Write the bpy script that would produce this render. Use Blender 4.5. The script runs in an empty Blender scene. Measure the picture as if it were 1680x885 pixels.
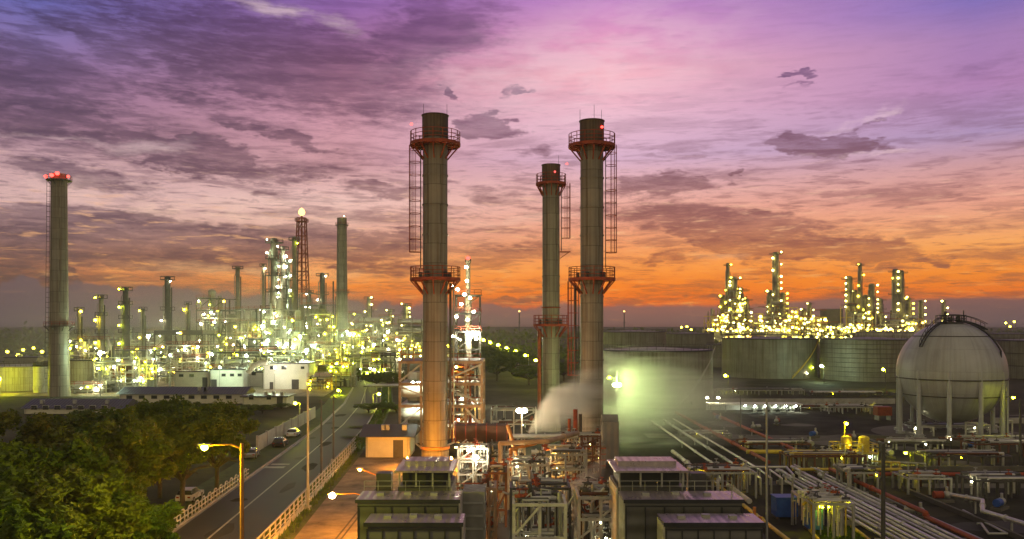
import bpy, math, random
from mathutils import Vector, Matrix
PI = math.pi
S = bpy.context.scene
C = S.collection
RNG = random.Random(7)
F, HY, H = 1400.0, 532.0, 20.0          # focal length in photo pixels, horizon row, camera height


def G(px, py, z=0.0):
    """ground (or height z) point seen at a photo pixel"""
    y = (H - z) * F / (py - HY)
    return ((px - 840) / F * y, y)


def X(px, y): return (px - 840) / F * y
def Z(py, y): return H - (py - HY) / F * y


def lin(c):
    return tuple((v / 255 / 12.92) if v <= 10 else ((v / 255 + .055) / 1.055) ** 2.4 for v in c)


# ------------------------------------------------------------------ materials
M = {}


def mat(name, col, rough=.6, metal=0., var=.25, scale=.6, bump=.0, streak=False, spec=.4):
    m = bpy.data.materials.new(name); m.use_nodes = True
    nt = m.node_tree; N = nt.nodes; L = nt.links
    b = N['Principled BSDF']
    b.inputs['Roughness'].default_value = rough; b.inputs['Metallic'].default_value = metal
    b.inputs['Specular IOR Level'].default_value = spec
    tc = N.new('ShaderNodeTexCoord'); mp = N.new('ShaderNodeMapping')
    mp.inputs['Scale'].default_value = (1, 1, .12 if streak else 1)
    L.new(tc.outputs['Object'], mp.inputs['Vector'])
    nz = N.new('ShaderNodeTexNoise'); nz.inputs['Scale'].default_value = scale; nz.inputs['Detail'].default_value = 6
    nz.inputs['Roughness'].default_value = .65
    L.new(mp.outputs[0], nz.inputs['Vector'])
    r = N.new('ShaderNodeValToRGB')
    lo = tuple(c * (1 - var) for c in col) + (1,); hi = tuple(min(1, c * (1 + var)) for c in col) + (1,)
    r.color_ramp.elements[0].position = .3; r.color_ramp.elements[0].color = lo
    r.color_ramp.elements[1].position = .7; r.color_ramp.elements[1].color = hi
    L.new(nz.outputs['Fac'], r.inputs['Fac']); L.new(r.outputs['Color'], b.inputs['Base Color'])
    mr = N.new('ShaderNodeMapRange'); mr.inputs[3].default_value = max(.05, rough - .15); mr.inputs[4].default_value = min(1, rough + .15)
    L.new(nz.outputs['Fac'], mr.inputs[0]); L.new(mr.outputs[0], b.inputs['Roughness'])
    if bump:
        n2 = N.new('ShaderNodeTexNoise'); n2.inputs['Scale'].default_value = scale * 6; n2.inputs['Detail'].default_value = 5
        L.new(tc.outputs['Object'], n2.inputs['Vector'])
        bp = N.new('ShaderNodeBump'); bp.inputs['Strength'].default_value = bump; bp.inputs['Distance'].default_value = .05
        L.new(n2.outputs['Fac'], bp.inputs['Height']); L.new(bp.outputs[0], b.inputs['Normal'])
    M[name] = m
    return m


def plated(name, col, nu, hz, rough=.5, var=.2, seam=.55, streak=.8):
    """tank plating: welded courses round a vertical axis, with rain streaks and rusty patches"""
    m = mat(name, col, rough, 0, var, .15)
    nt = m.node_tree; N = nt.nodes; L = nt.links; b = N['Principled BSDF']
    tc = [n for n in N if n.type == 'TEX_COORD'][0]; base = [n for n in N if n.type == 'VALTORGB'][0]
    sp = N.new('ShaderNodeSeparateXYZ'); L.new(tc.outputs['Object'], sp.inputs[0])
    at = N.new('ShaderNodeMath'); at.operation = 'ARCTAN2'; L.new(sp.outputs[1], at.inputs[0]); L.new(sp.outputs[0], at.inputs[1])
    mu = N.new('ShaderNodeMath'); mu.operation = 'MULTIPLY'; mu.inputs[1].default_value = nu / (2 * PI); L.new(at.outputs[0], mu.inputs[0])
    mz = N.new('ShaderNodeMath'); mz.operation = 'DIVIDE'; mz.inputs[1].default_value = hz; L.new(sp.outputs[2], mz.inputs[0])
    cb = N.new('ShaderNodeCombineXYZ'); L.new(mu.outputs[0], cb.inputs[0]); L.new(mz.outputs[0], cb.inputs[1])
    br = N.new('ShaderNodeTexBrick'); L.new(cb.outputs[0], br.inputs['Vector']); br.inputs['Scale'].default_value = 1
    br.inputs['Mortar Size'].default_value = .018; br.inputs['Brick Width'].default_value = 1; br.inputs['Row Height'].default_value = 1
    br.inputs['Color1'].default_value = (1, 1, 1, 1); br.inputs['Color2'].default_value = (.86, .86, .86, 1); br.inputs['Mortar'].default_value = (seam,) * 3 + (1,)
    sn = N.new('ShaderNodeTexNoise'); sn.inputs['Scale'].default_value = 1; sn.inputs['Detail'].default_value = 5
    ms = N.new('ShaderNodeMapping'); ms.inputs['Scale'].default_value = (9, .12, 1); L.new(cb.outputs[0], ms.inputs[0]); L.new(ms.outputs[0], sn.inputs['Vector'])
    sr = N.new('ShaderNodeValToRGB'); sr.color_ramp.elements[0].position = .34; sr.color_ramp.elements[0].color = (.50, .42, .33, 1); sr.color_ramp.elements[1].position = .56; sr.color_ramp.elements[1].color = (1, 1, 1, 1)
    L.new(sn.outputs[0], sr.inputs[0])
    m1 = N.new('ShaderNodeMix'); m1.data_type = 'RGBA'; m1.blend_type = 'MULTIPLY'; m1.inputs[0].default_value = 1
    L.new(base.outputs[0], m1.inputs[6]); L.new(br.outputs['Color'], m1.inputs[7])
    m2 = N.new('ShaderNodeMix'); m2.data_type = 'RGBA'; m2.blend_type = 'MULTIPLY'; m2.inputs[0].default_value = streak
    L.new(m1.outputs[2], m2.inputs[6]); L.new(sr.outputs[0], m2.inputs[7]); L.new(m2.outputs[2], b.inputs['Base Color'])
    return m


def ribbed(name, col, period=.35, axis='x', rough=.5, metal=.0, var=.15, depth=.6):
    """sheet metal with ribs: wave bump plus blotchy colour"""
    m = mat(name, col, rough, metal, var, .5)
    nt = m.node_tree; N = nt.nodes; L = nt.links
    tc = [n for n in N if n.type == 'TEX_COORD'][0]
    sp = N.new('ShaderNodeSeparateXYZ'); L.new(tc.outputs['Object'], sp.inputs[0])
    ml = N.new('ShaderNodeMath'); ml.operation = 'MULTIPLY'; ml.inputs[1].default_value = 2 * PI / period
    if axis == 'xy':
        ad = N.new('ShaderNodeMath'); ad.operation = 'ADD'
        L.new(sp.outputs[0], ad.inputs[0]); L.new(sp.outputs[1], ad.inputs[1]); L.new(ad.outputs[0], ml.inputs[0])
    else:
        L.new(sp.outputs['xyz'.index(axis)], ml.inputs[0])
    sn = N.new('ShaderNodeMath'); sn.operation = 'SINE'; L.new(ml.outputs[0], sn.inputs[0])
    bp = N.new('ShaderNodeBump'); bp.inputs['Strength'].default_value = depth; bp.inputs['Distance'].default_value = .05
    L.new(sn.outputs[0], bp.inputs['Height']); L.new(bp.outputs[0], N['Principled BSDF'].inputs['Normal'])
    return m


def glow(name, col, st):
    m = bpy.data.materials.new(name); m.use_nodes = True
    nt = m.node_tree; nt.nodes.remove(nt.nodes['Principled BSDF'])
    e = nt.nodes.new('ShaderNodeEmission'); e.inputs[0].default_value = (*col, 1); e.inputs[1].default_value = st
    nt.links.new(e.outputs[0], nt.nodes['Material Output'].inputs[0])
    M[name] = m
    return m


mat('asphalt', (.050, .046, .040), .75, 0, .45, .14, .3, spec=.12)
mat('road_asphalt', (.045, .042, .037), .6, 0, .5, .22, .25, spec=.2)
mat('soil', (.050, .044, .031), .95, 0, .65, .06, .5, spec=.05)
mat('dark_gravel', (.036, .033, .026), .95, 0, .6, .18, .6, spec=.05)
mat('worn_concrete', (.115, .105, .085), .85, 0, .55, .10, .3, spec=.12)
mat('yard', (.17, .13, .09), .85, 0, .75, .3, .6)
mat('concrete', (.30, .28, .25), .8, 0, .3, .5, .2)
mat('pale_concrete', (.42, .40, .33), .8, 0, .22, .5, .15)
mat('pale_line', (.34, .33, .26), .7, 0, .35, .8)
mat('grass', (.055, .075, .018), 1, 0, .5, .8, .5)
mat('dark_steel', (.07, .065, .06), .5, .3, .35, .8)
mat('galv', (.34, .33, .30), .45, .5, .25, .8)
mat('white_steel', (.46, .43, .36), .5, 0, .35, .8)
mat('rust', (.27, .050, .022), .75, .1, .4, .9)
mat('red_lead', (.26, .055, .02), .65, .1, .35, .9)
mat('orange_paint_and_light', (.42, .17, .04), .6, .1, .3, .9)  # orange paint; on lamp posts and slanting pipe, lamplight put into the colour
mat('yellow_paint_and_light', (.52, .38, .05), .55, .1, .25, .9)  # yellow paint; on the lit pipes and kerb, lamplight put into the colour
mat('rim_black', (.03, .03, .035), .5, .3, .3, .5)
mat('insul', (.50, .48, .43), .4, .6, .2, .9)
mat('cream_wall', (.55, .51, .40), .8, 0, .15, .4)
mat('white_wall', (.66, .65, .60), .75, 0, .12, .3)
mat('roof_dark', (.06, .056, .06), .5, .1, .3, .5)
mat('glass', (.03, .035, .04), .12, 0, .3, .5)
mat('wood', (.06, .045, .03), .9, 0, .4, 3, .4)
mat('blue_paint', (.025, .08, .30), .5, 0, .25, 1)
mat('blue_light', (.05, .16, .42), .5, 0, .2, 1)
mat('tyre', (.02, .02, .02), .9)
mat('car_white', (.6, .6, .58), .25, .1, .06)
mat('car_silver', (.35, .36, .37), .25, .6, .06)
mat('car_dark', (.035, .037, .045), .25, .3, .1)
mat('car_red', (.25, .03, .02), .25, .2, .1)
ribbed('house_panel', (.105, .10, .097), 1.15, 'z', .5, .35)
ribbed('house_side_lit', (.46, .42, .33), .9, 'z', .6, .1)
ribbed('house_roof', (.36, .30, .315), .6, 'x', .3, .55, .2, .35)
ribbed('roof_sheet', (.07, .065, .066), .7, 'x', .4, .4)
ribbed('clad_grey', (.20, .19, .17), 1.0, 'xy', .6)
glow('lamp_white', (1, .93, .55), 150)
glow('lamp_cool', (.78, 1, .62), 190)
glow('lamp_yellow', (1, .84, .012), 110)
glow('lamp_lime', (.80, 1, .025), 130)
glow('plume_lamp', (.76, 1, .36), 1500)
glow('far_yellow', (1, .84, .045), 26)
glow('far_pale', (1, .90, .20), 28)
glow('flood_main', (1, .95, .70), 900)
glow('flood_cool', (.70, 1, .62), 1000)
glow('street_yellow', (.95, 1, .010), 600)
glow('post_yellow', (1, .93, .006), 5000)
glow('post_small', (.95, 1, .010), 160)
glow('sodium', (1, .36, .025), 5200)
glow('sodium_small', (1, .50, .08), 260)
glow('beacon', (1, .04, .03), 9)
glow('beacon_dim', (1, .10, .09), 4)
glow('flame', (1, .58, .16), 4)
glow('tube_cool', (.88, 1, .80), 130)


plated('tank_grey', (.165, .155, .125), 22, 2.3, .5, .3, .7)
plated('tank_pale', (.46, .44, .36), 16, 2.0)
plated('sphere_grey', (.35, .35, .36), 14, 3.9, .42, .15, .86, .30)
plated('grey_steel', (.225, .20, .158), 3, 2.9, .55, .25, .45)
mat('rust_pipe', (.11, .045, .026), .75, .1, .5, .9)
glow('flood_post', (1, .90, .58), 330)
glow('far_amber', (1, .62, .10), 14)
glow('far_dim', (1, .90, .30), 6)
glow('lamp_amber', (1, .60, .03), 60)


# ------------------------------------------------------------------ mesh builder
class MB:
    def __init__(s): s.v = []; s.f = []; s.sm = []

    def add(s, vs, fs, smooth=False):
        o = len(s.v); s.v += [tuple(p) for p in vs]; s.f += [tuple(i + o for i in f) for f in fs]; s.sm += [smooth] * len(fs)
        return s

    def box(s, c, d, rz=0):
        x, y, z = d[0] / 2, d[1] / 2, d[2] / 2
        ca, sa = math.cos(rz), math.sin(rz)
        vs = [(c[0] + a * x * ca - b * y * sa, c[1] + a * x * sa + b * y * ca, c[2] + e * z) for e in (-1, 1) for a, b in ((-1, -1), (1, -1), (1, 1), (-1, 1))]
        return s.add(vs, [(3, 2, 1, 0), (4, 5, 6, 7), (0, 1, 5, 4), (1, 2, 6, 5), (2, 3, 7, 6), (3, 0, 4, 7)])

    def box2(s, x0, x1, y0, y1, z0, z1): return s.box(((x0 + x1) / 2, (y0 + y1) / 2, (z0 + z1) / 2), (x1 - x0, y1 - y0, z1 - z0))

    def bar(s, p, q, w, h=None):
        """square-section beam from p to q"""
        return s.cyl(p, q, w * .707, None, 4, smooth=False, rot=PI / 4)

    def cyl(s, p, q, r, r2=None, n=12, smooth=True, caps=True, rot=0):
        p, q = Vector(p), Vector(q); r2 = r if r2 is None else r2
        d = (q - p)
        if d.length < 1e-6: return s
        d.normalize()
        u = d.cross(Vector((0, 0, 1)))
        if u.length < 1e-4: u = Vector((1, 0, 0))
        u.normalize(); w = d.cross(u)
        a = [rot + 2 * PI * k / n for k in range(n)]
        vs = [p + (u * math.cos(t) + w * math.sin(t)) * r for t in a] + [q + (u * math.cos(t) + w * math.sin(t)) * r2 for t in a]
        s.add(vs, [(k, (k + 1) % n, n + (k + 1) % n, n + k) for k in range(n)], smooth)
        if caps: s.add(vs, [tuple(range(n - 1, -1, -1)), tuple(range(n, 2 * n))])
        return s

    def tube(s, pts, r, n=8):
        """round pipe through points, with filled elbows"""
        for a, b in zip(pts, pts[1:]): s.cyl(a, b, r, None, n)
        for p in pts[1:-1]: s.ball(p, r * 1.02, 4, n)
        return s

    def ball(s, c, r, rings=6, n=10, sz=1.0):
        vs = [(c[0], c[1], c[2] - r * sz)]
        for i in range(1, rings):
            t = -PI / 2 + PI * i / rings
            vs += [(c[0] + r * math.cos(t) * math.cos(2 * PI * k / n), c[1] + r * math.cos(t) * math.sin(2 * PI * k / n), c[2] + r * sz * math.sin(t)) for k in range(n)]
        vs.append((c[0], c[1], c[2] + r * sz)); e = len(vs) - 1
        fs = [(0, 1 + (k + 1) % n, 1 + k) for k in range(n)]
        for i in range(rings - 2):
            o = 1 + i * n
            fs += [(o + k, o + (k + 1) % n, o + n + (k + 1) % n, o + n + k) for k in range(n)]
        o = 1 + (rings - 2) * n
        fs += [(o + k, o + (k + 1) % n, e) for k in range(n)]
        return s.add(vs, fs, True)

    def lathe(s, prof, n=32, c=(0, 0), smooth=True, cap=True):
        """profile list of (r, z); repeated rings make sharp corners"""
        k0 = len(prof)
        for (r0, z0), (r1, z1) in zip(prof, prof[1:]):
            vs = [(c[0] + r * math.cos(2 * PI * k / n), c[1] + r * math.sin(2 * PI * k / n), z) for r, z in ((r0, z0), (r1, z1)) for k in range(n)]
            s.add(vs, [(k, (k + 1) % n, n + (k + 1) % n, n + k) for k in range(n)], smooth)
        if cap:
            r, z = prof[-1]
            if r > 1e-3: s.add([(c[0] + r * math.cos(2 * PI * k / n), c[1] + r * math.sin(2 * PI * k / n), z) for k in range(n)], [tuple(range(n))])
        return s

    def ring(s, c, R, r, n=32, m=6, a0=0, a1=2 * PI):
        """torus or arc of one"""
        full = abs(a1 - a0 - 2 * PI) < 1e-6
        k = n if full else n + 1
        vs = []
        for i in range(k):
            t = a0 + (a1 - a0) * i / n
            for j in range(m):
                p = 2 * PI * j / m
                vs.append((c[0] + (R + r * math.cos(p)) * math.cos(t), c[1] + (R + r * math.cos(p)) * math.sin(t), c[2] + r * math.sin(p)))
        fs = [(i * m + j, ((i + 1) % k) * m + j, ((i + 1) % k) * m + (j + 1) % m, i * m + (j + 1) % m) for i in range(n) for j in range(m)]
        return s.add(vs, fs, True)

    def annulus(s, c, r0, r1, h, n=24):
        vs = []
        for z in (c[2], c[2] + h):
            for r in (r0, r1):
                vs += [(c[0] + r * math.cos(2 * PI * k / n), c[1] + r * math.sin(2 * PI * k / n), z) for k in range(n)]
        fs = []
        for k in range(n):
            j = (k + 1) % n
            fs += [(k, j, n + j, n + k)[::-1], (2 * n + k, 2 * n + j, 3 * n + j, 3 * n + k), (n + k, n + j, 3 * n + j, 3 * n + k), (k, j, 2 * n + j, 2 * n + k)[::-1]]
        return s.add(vs, fs)

    def poly(s, pts, z0, z1):
        n = len(pts)
        vs = [(x, y, z0) for x, y in pts] + [(x, y, z1) for x, y in pts]
        return s.add(vs, [tuple(range(n - 1, -1, -1)), tuple(range(n, 2 * n))] + [(k, (k + 1) % n, n + (k + 1) % n, n + k) for k in range(n)])

    def sheet(s, pts, z):
        return s.add([(x, y, z) for x, y in pts], [tuple(range(len(pts)))])

    def mesh(s, name, m):
        me = bpy.data.meshes.new(name); me.from_pydata(s.v, [], s.f)
        me.polygons.foreach_set('use_smooth', s.sm)
        me.materials.append(M[m] if isinstance(m, str) else m)
        me.update()
        return me

    def build(s, name, m, parent=None, loc=(0, 0, 0), rz=0):
        o = bpy.data.objects.new(name, s.mesh(name, m)); C.objects.link(o)
        o.location = loc; o.rotation_euler.z = rz
        if parent: o.parent = parent
        return o


def tag(o, label=None, cat=None, group=None, kind=None):
    for k, v in (('label', label), ('category', cat), ('group', group), ('kind', kind)):
        if v: o[k] = v
    return o


def thing(name, label, cat, loc=(0, 0, 0), rz=0, group=None):
    o = bpy.data.objects.new(name, None); C.objects.link(o)
    o.location = loc; o.rotation_euler = (0, 0, rz)
    return tag(o, label, cat, group)


def struct(name, mb, m, z=0): return tag(mb.build(name, m, None, (0, 0, z)), kind='structure')


def link(name, me, parent, loc, scale=1):
    o = bpy.data.objects.new(name, me); C.objects.link(o); o.location = loc; o.parent = parent
    if scale != 1: o.scale = (scale,) * 3
    return o


def copy_tree(o, parent=None):
    c = o.copy(); C.objects.link(c); c.parent = parent
    for ch in list(o.children): copy_tree(ch, c)
    return c


_lm = {}


def lamp(parent, loc, m='lamp_white', r=.45, name='floodlight'):
    """a glowing lamp globe, low-poly, as a part of whatever carries it"""
    k = (m, round(r, 2))
    if k not in _lm: _lm[k] = MB().ball((0, 0, 0), r, 4, 8, .85).mesh('lamp_globe', m)
    return link(name, _lm[k], parent, loc)


def railing(mb, pts, h=1.1, closed=False, r=.045, step=1.6):
    P = pts + [pts[0]] if closed else pts
    for a, b in zip(P, P[1:]):
        a, b = Vector(a), Vector(b); n = max(1, int((b - a).length / step))
        for k in range(n + 1):
            p = a.lerp(b, k / n); mb.cyl(p, p + Vector((0, 0, h)), r, None, 4)
        for t in (.5, 1): mb.cyl(a + Vector((0, 0, h * t)), b + Vector((0, 0, h * t)), r, None, 4)
    return mb


ORD = ['first', 'second', 'third', 'fourth', 'fifth', 'sixth', 'seventh', 'eighth', 'ninth', 'tenth', 'eleventh', 'twelfth', 'thirteenth', 'fourteenth', 'fifteenth', 'sixteenth']
# ------------------------------------------------------------------ sky, camera, sun
W = bpy.data.worlds.new('World'); S.world = W; W.use_nodes = True
nt = W.node_tree; N = nt.nodes; L = nt.links
for n in list(N): N.remove(n)


def node(t, **k):
    n = N.new(t)
    for a, b in k.items(): setattr(n, a, b)
    return n


def math_(op, a, b=None, clamp=False):
    n = node('ShaderNodeMath', operation=op, use_clamp=clamp)
    for i, v in enumerate((a, b)):
        if v is None: continue
        if isinstance(v, (int, float)): n.inputs[i].default_value = v
        else: L.new(v, n.inputs[i])
    return n.outputs[0]


def rng(v, a, b, c=0., d=1., smooth=True):
    n = node('ShaderNodeMapRange', interpolation_type='SMOOTHSTEP' if smooth else 'LINEAR')
    L.new(v, n.inputs[0])
    for i, x in enumerate((a, b, c, d)): n.inputs[i + 1].default_value = x
    return n.outputs[0]


def mixc(f, a, b, blend='MIX'):
    n = node('ShaderNodeMix', data_type='RGBA', blend_type=blend)
    if isinstance(f, (int, float)): n.inputs[0].default_value = f
    else: L.new(f, n.inputs[0])
    for i, v in ((6, a), (7, b)):
        if isinstance(v, tuple): n.inputs[i].default_value = (*v, 1)
        else: L.new(v, n.inputs[i])
    return n.outputs[2]


tc = node('ShaderNodeTexCoord'); sp = node('ShaderNodeSeparateXYZ'); L.new(tc.outputs['Generated'], sp.inputs[0])
dx, dy, dz = sp.outputs
hor = math_('SQRT', math_('ADD', math_('MULTIPLY', dx, dx), math_('MULTIPLY', dy, dy)))
hor = math_('MAXIMUM', hor, .02)
az = math_('ARCTAN2', dx, dy)
el = math_('DIVIDE', dz, hor)            # slope of the view ray
sinaz = math_('DIVIDE', dx, hor)


def AZ(px): return math.atan((px - 840) / F)
def EL(px, py): return (HY - py) / F * math.cos(AZ(px))


def ramp(px, stops, zen):
    n = node('ShaderNodeValToRGB'); cr = n.color_ramp
    L.new(rng(el, -.02, .75, 0, 1, False), n.inputs[0])
    st = sorted([((EL(px, py) + .02) / .77, lin(c)) for py, c in stops] + [(1.0, lin(zen))])
    while len(cr.elements) < len(st): cr.elements.new(.5)
    for e, (p, c) in zip(cr.elements, st): e.position = max(0, min(1, p)); e.color = (*c, 1)
    return n.outputs[0]


COLS = [60, 560, 1000, 1600]
clear = [
    ramp(60, [(0, (98, 98, 165)), (60, (122, 108, 162)), (120, (125, 98, 138)), (200, (142, 110, 135)), (270, (190, 158, 166)), (330, (200, 168, 170)), (390, (172, 138, 138)), (450, (190, 130, 100)), (475, (140, 105, 95)), (500, (105, 85, 90)), (535, (80, 75, 80))], (88, 80, 130)),
    ramp(560, [(0, (130, 95, 160)), (60, (146, 103, 152)), (120, (168, 120, 148)), (200, (196, 148, 166)), (270, (190, 146, 156)), (330, (222, 186, 184)), (400, (208, 156, 140)), (440, (238, 172, 120)), (470, (232, 148, 90)), (500, (150, 98, 90)), (535, (95, 85, 85))], (75, 65, 125)),
    ramp(1000, [(0, (180, 130, 190)), (60, (210, 150, 188)), (120, (230, 174, 190)), (200, (216, 178, 200)), (260, (200, 168, 196)), (320, (218, 170, 168)), (380, (220, 152, 126)), (440, (238, 160, 100)), (480, (236, 132, 66)), (505, (204, 104, 74)), (520, (125, 85, 85)), (535, (90, 80, 80))], (95, 80, 145)),
    ramp(1600, [(0, (122, 108, 176)), (60, (152, 120, 172)), (140, (164, 124, 172)), (220, (160, 138, 178)), (270, (190, 148, 156)), (330, (218, 158, 142)), (400, (234, 168, 112)), (450, (234, 148, 82)), (480, (222, 126, 76)), (500, (140, 95, 90)), (535, (95, 80, 88))], (96, 86, 140)),
]
cloud = [
    ramp(60, [(0, (72, 66, 112)), (100, (92, 76, 112)), (200, (98, 78, 104)), (300, (116, 92, 110)), (400, (108, 88, 98)), (480, (98, 82, 86)), (535, (76, 72, 78))], (50, 48, 85)),
    ramp(560, [(0, (104, 74, 130)), (100, (116, 82, 116)), (200, (126, 92, 116)), (300, (132, 98, 112)), (400, (130, 96, 102)), (450, (148, 96, 88)), (500, (112, 88, 98)), (535, (88, 80, 85))], (60, 52, 92)),
    ramp(1000, [(0, (142, 100, 150)), (200, (134, 100, 132)), (300, (140, 102, 116)), (400, (158, 100, 92)), (450, (176, 98, 76)), (510, (110, 86, 94)), (535, (86, 80, 82))], (70, 60, 105)),
    ramp(1600, [(0, (110, 90, 150)), (240, (134, 100, 122)), (320, (160, 112, 114)), (400, (160, 102, 94)), (480, (118, 84, 88)), (535, (90, 78, 85))], (58, 55, 95)),
]


def blend(cols):
    c = cols[0]
    for i in range(3):
        f = rng(sinaz, math.sin(AZ(COLS[i])), math.sin(AZ(COLS[i + 1])), 0, 1, False)
        c = mixc(f, c, cols[i + 1])
    return c


base = mixc(1.0, blend(clear), (1.18, 1.14, 1.08), 'MULTIPLY'); dark = mixc(1.0, blend(cloud), (.86, .78, .76), 'MULTIPLY')
# noise fields over (azimuth, slope)
co = node('ShaderNodeCombineXYZ'); L.new(az, co.inputs[0]); L.new(el, co.inputs[1])


def noise(scale, sx, sy, rot, detail=7, rough=.6, off=0., dist=0.):
    mp = node('ShaderNodeMapping'); L.new(co.outputs[0], mp.inputs[0])
    mp.inputs['Location'].default_value = (off, off * .7, off); mp.inputs['Rotation'].default_value = (0, 0, rot); mp.inputs['Scale'].default_value = (sx, sy, 1)
    n = node('ShaderNodeTexNoise'); L.new(mp.outputs[0], n.inputs['Vector'])
    n.inputs['Scale'].default_value = scale; n.inputs['Detail'].default_value = detail; n.inputs['Roughness'].default_value = rough
    n.inputs['Distortion'].default_value = dist
    return n


w1 = noise(9, 1, 2.2, .12, 5, .6, 3)
vs = node('ShaderNodeVectorMath', operation='SUBTRACT'); L.new(w1.outputs['Color'], vs.inputs[0]); vs.inputs[1].default_value = (.5, .5, .5)
vm = node('ShaderNodeVectorMath', operation='MULTIPLY'); L.new(vs.outputs[0], vm.inputs[0]); vm.inputs[1].default_value = (.17, .050, 0)
va = node('ShaderNodeVectorMath', operation='ADD'); L.new(co.outputs[0], va.inputs[0]); L.new(vm.outputs[0], va.inputs[1])
w2 = noise(45, 1, 2.5, .1, 5, .6, 8)
vs2 = node('ShaderNodeVectorMath', operation='SUBTRACT'); L.new(w2.outputs['Color'], vs2.inputs[0]); vs2.inputs[1].default_value = (.5, .5, .5)
vm2 = node('ShaderNodeVectorMath', operation='MULTIPLY'); L.new(vs2.outputs[0], vm2.inputs[0]); vm2.inputs[1].default_value = (.045, .014, 0)
va2 = node('ShaderNodeVectorMath', operation='ADD'); L.new(va.outputs[0], va2.inputs[0]); L.new(vm2.outputs[0], va2.inputs[1])
warped = va2.outputs[0]


def blob(px, py, rx, ry, rot=0, s=1., soft=.7):
    mp = node('ShaderNodeMapping', vector_type='TEXTURE'); L.new(warped, mp.inputs[0])
    ca = math.cos(AZ(px))
    mp.inputs['Location'].default_value = (AZ(px), EL(px, py), 0)
    mp.inputs['Rotation'].default_value = (0, 0, -math.radians(rot))
    mp.inputs['Scale'].default_value = (rx / F * ca * ca, ry / F * ca, 1)
    ln = node('ShaderNodeVectorMath', operation='LENGTH'); L.new(mp.outputs[0], ln.inputs[0])
    return rng(ln.outputs['Value'], 1 + soft * .6, 1 - soft, 0, s)


def union(bl):
    o = None
    for b in bl:
        v = blob(*b); o = v if o is None else math_('MAXIMUM', o, v)
    return o


D = union([
    (450, 95, 360, 105, 8, 1.05, .95), (690, 60, 170, 75, -20, .95, .9), (50, 120, 230, 55, 10, .85, .8), (170, 70, 190, 26, 20, .8, .8), (90, 200, 260, 75, 8, .85, .8), (330, 165, 240, 30, 14, .7, .8),
    (320, 252, 125, 36, 4, 1.25, .4), (140, 292, 200, 24, 7, .85, .7), (460, 222, 150, 12, 13, .8, .7), (520, 180, 120, 40, 15, .45, .9),
    (470, 285, 150, 22, -4, .75, .7), (220, 398, 330, 50, 3, 1.2, .35), (520, 396, 190, 32, 2, 1.15, .4), (5, 440, 120, 100, 0, 1.15, .3),
    (640, 318, 110, 17, 4, .85, .6), (650, 385, 90, 12, 0, .7, .6), (630, 435, 130, 14, 4, .8, .6), (445, 320, 50, 10, 0, .7, .6),
    (600, 255, 130, 22, 5, .5, .9), (795, 207, 56, 20, 15, 1.2, .6), (742, 149, 22, 14, 25, 1.0, .6), (838, 160, 32, 7, -15, .7, .7), (890, 252, 50, 12, -8, .6, .7),
    (830, 320, 120, 20, 3, .6, .8), (850, 405, 120, 12, -3, .65, .8), (1090, 308, 115, 24, 3, 1.2, .6), (985, 345, 110, 18, 0, .6, .8), (1190, 375, 200, 38, 6, 1.15, .6), (1350, 415, 180, 26, 4, 1.15, .55),
    (1120, 430, 120, 14, -4, .7, .6), (1355, 237, 84, 20, 8, 1.25, .5), (1286, 128, 36, 6, 6, .85, .6), (1285, 142, 50, 3.5, 2, .55, .6), (1202, 284, 14, 7, 0, .9, .6), (1410, 212, 60, 5, -22, .7, .6),
    (1060, 165, 100, 10, 6, .45, .8), (1500, 435, 160, 9, -7, .7, .6), (1600, 300, 130, 16, -12, .4, .9), (1560, 345, 180, 12, -12, .35, .9), (1180, 485, 110, 7, 0, .6, .6), (1620, 110, 170, 36, -22, .4, .9), (840, 495, 110, 7, 0, .8, .6),
])
# horizon bank with a lumpy upper edge, tallest on the left
nb = noise(26, 1, .6, 0, 6, .55, 1)
n2 = noise(3.2, 1, .5, 0, 3, .5, 5)
h0 = mixc(rng(sinaz, -.5, -.05), (.041, .041, .041), (.019, .019, .019)); h0 = mixc(rng(sinaz, .22, .36), h0, (.028, .028, .028))
edge = math_('ADD', math_('ADD', h0, math_('MULTIPLY', math_('SUBTRACT', nb.outputs[0], .5), mixc(rng(sinaz, -.06, .2), (.05,) * 3, (.008,) * 3))), math_('MULTIPLY', math_('SUBTRACT', n2.outputs[0], .5), .012))
bank = rng(math_('SUBTRACT', el, edge), .0025, -.0025)
st1 = noise(7, 1, 6.5, .10, 8, .62, 2, .3)
st2 = noise(15, 1, 8, -.06, 7, .6, 9, .2)
fb = noise(16, 1, 3.0, .12, 9, .62, 4, .2)
front = rng(dy, -.1, .25)
fs = noise(34, 1, 5.0, .16, 8, .68, 6, .25)
nz = math_('ADD', math_('MULTIPLY', math_('SUBTRACT', fb.outputs[0], .5), 1.5), math_('MULTIPLY', math_('SUBTRACT', fs.outputs[0], .5), 1.1))
# wisps are stronger at the left and near the horizon, faint in the clear pink middle
leftness = rng(sinaz, .05, -.45)
lowfade = rng(el, .30, .14)
amp = math_('ADD', math_('MAXIMUM', math_('MULTIPLY', leftness, .9), math_('MULTIPLY', lowfade, .85)), .14)
dens = math_('ADD', math_('MULTIPLY', D, front), math_('MULTIPLY', nz, math_('ADD', math_('MULTIPLY', amp, .55), .35)))
a1 = rng(dens, .28, .84)
stk = math_('MULTIPLY', rng(st1.outputs[0], .49, .64), .80)
stk2 = math_('MULTIPLY', rng(st2.outputs[0], .50, .62), .75)
a2 = math_('MULTIPLY', math_('MAXIMUM', stk, stk2), math_('MULTIPLY', amp, .85))
alpha = math_('MAXIMUM', a1, a2)
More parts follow.
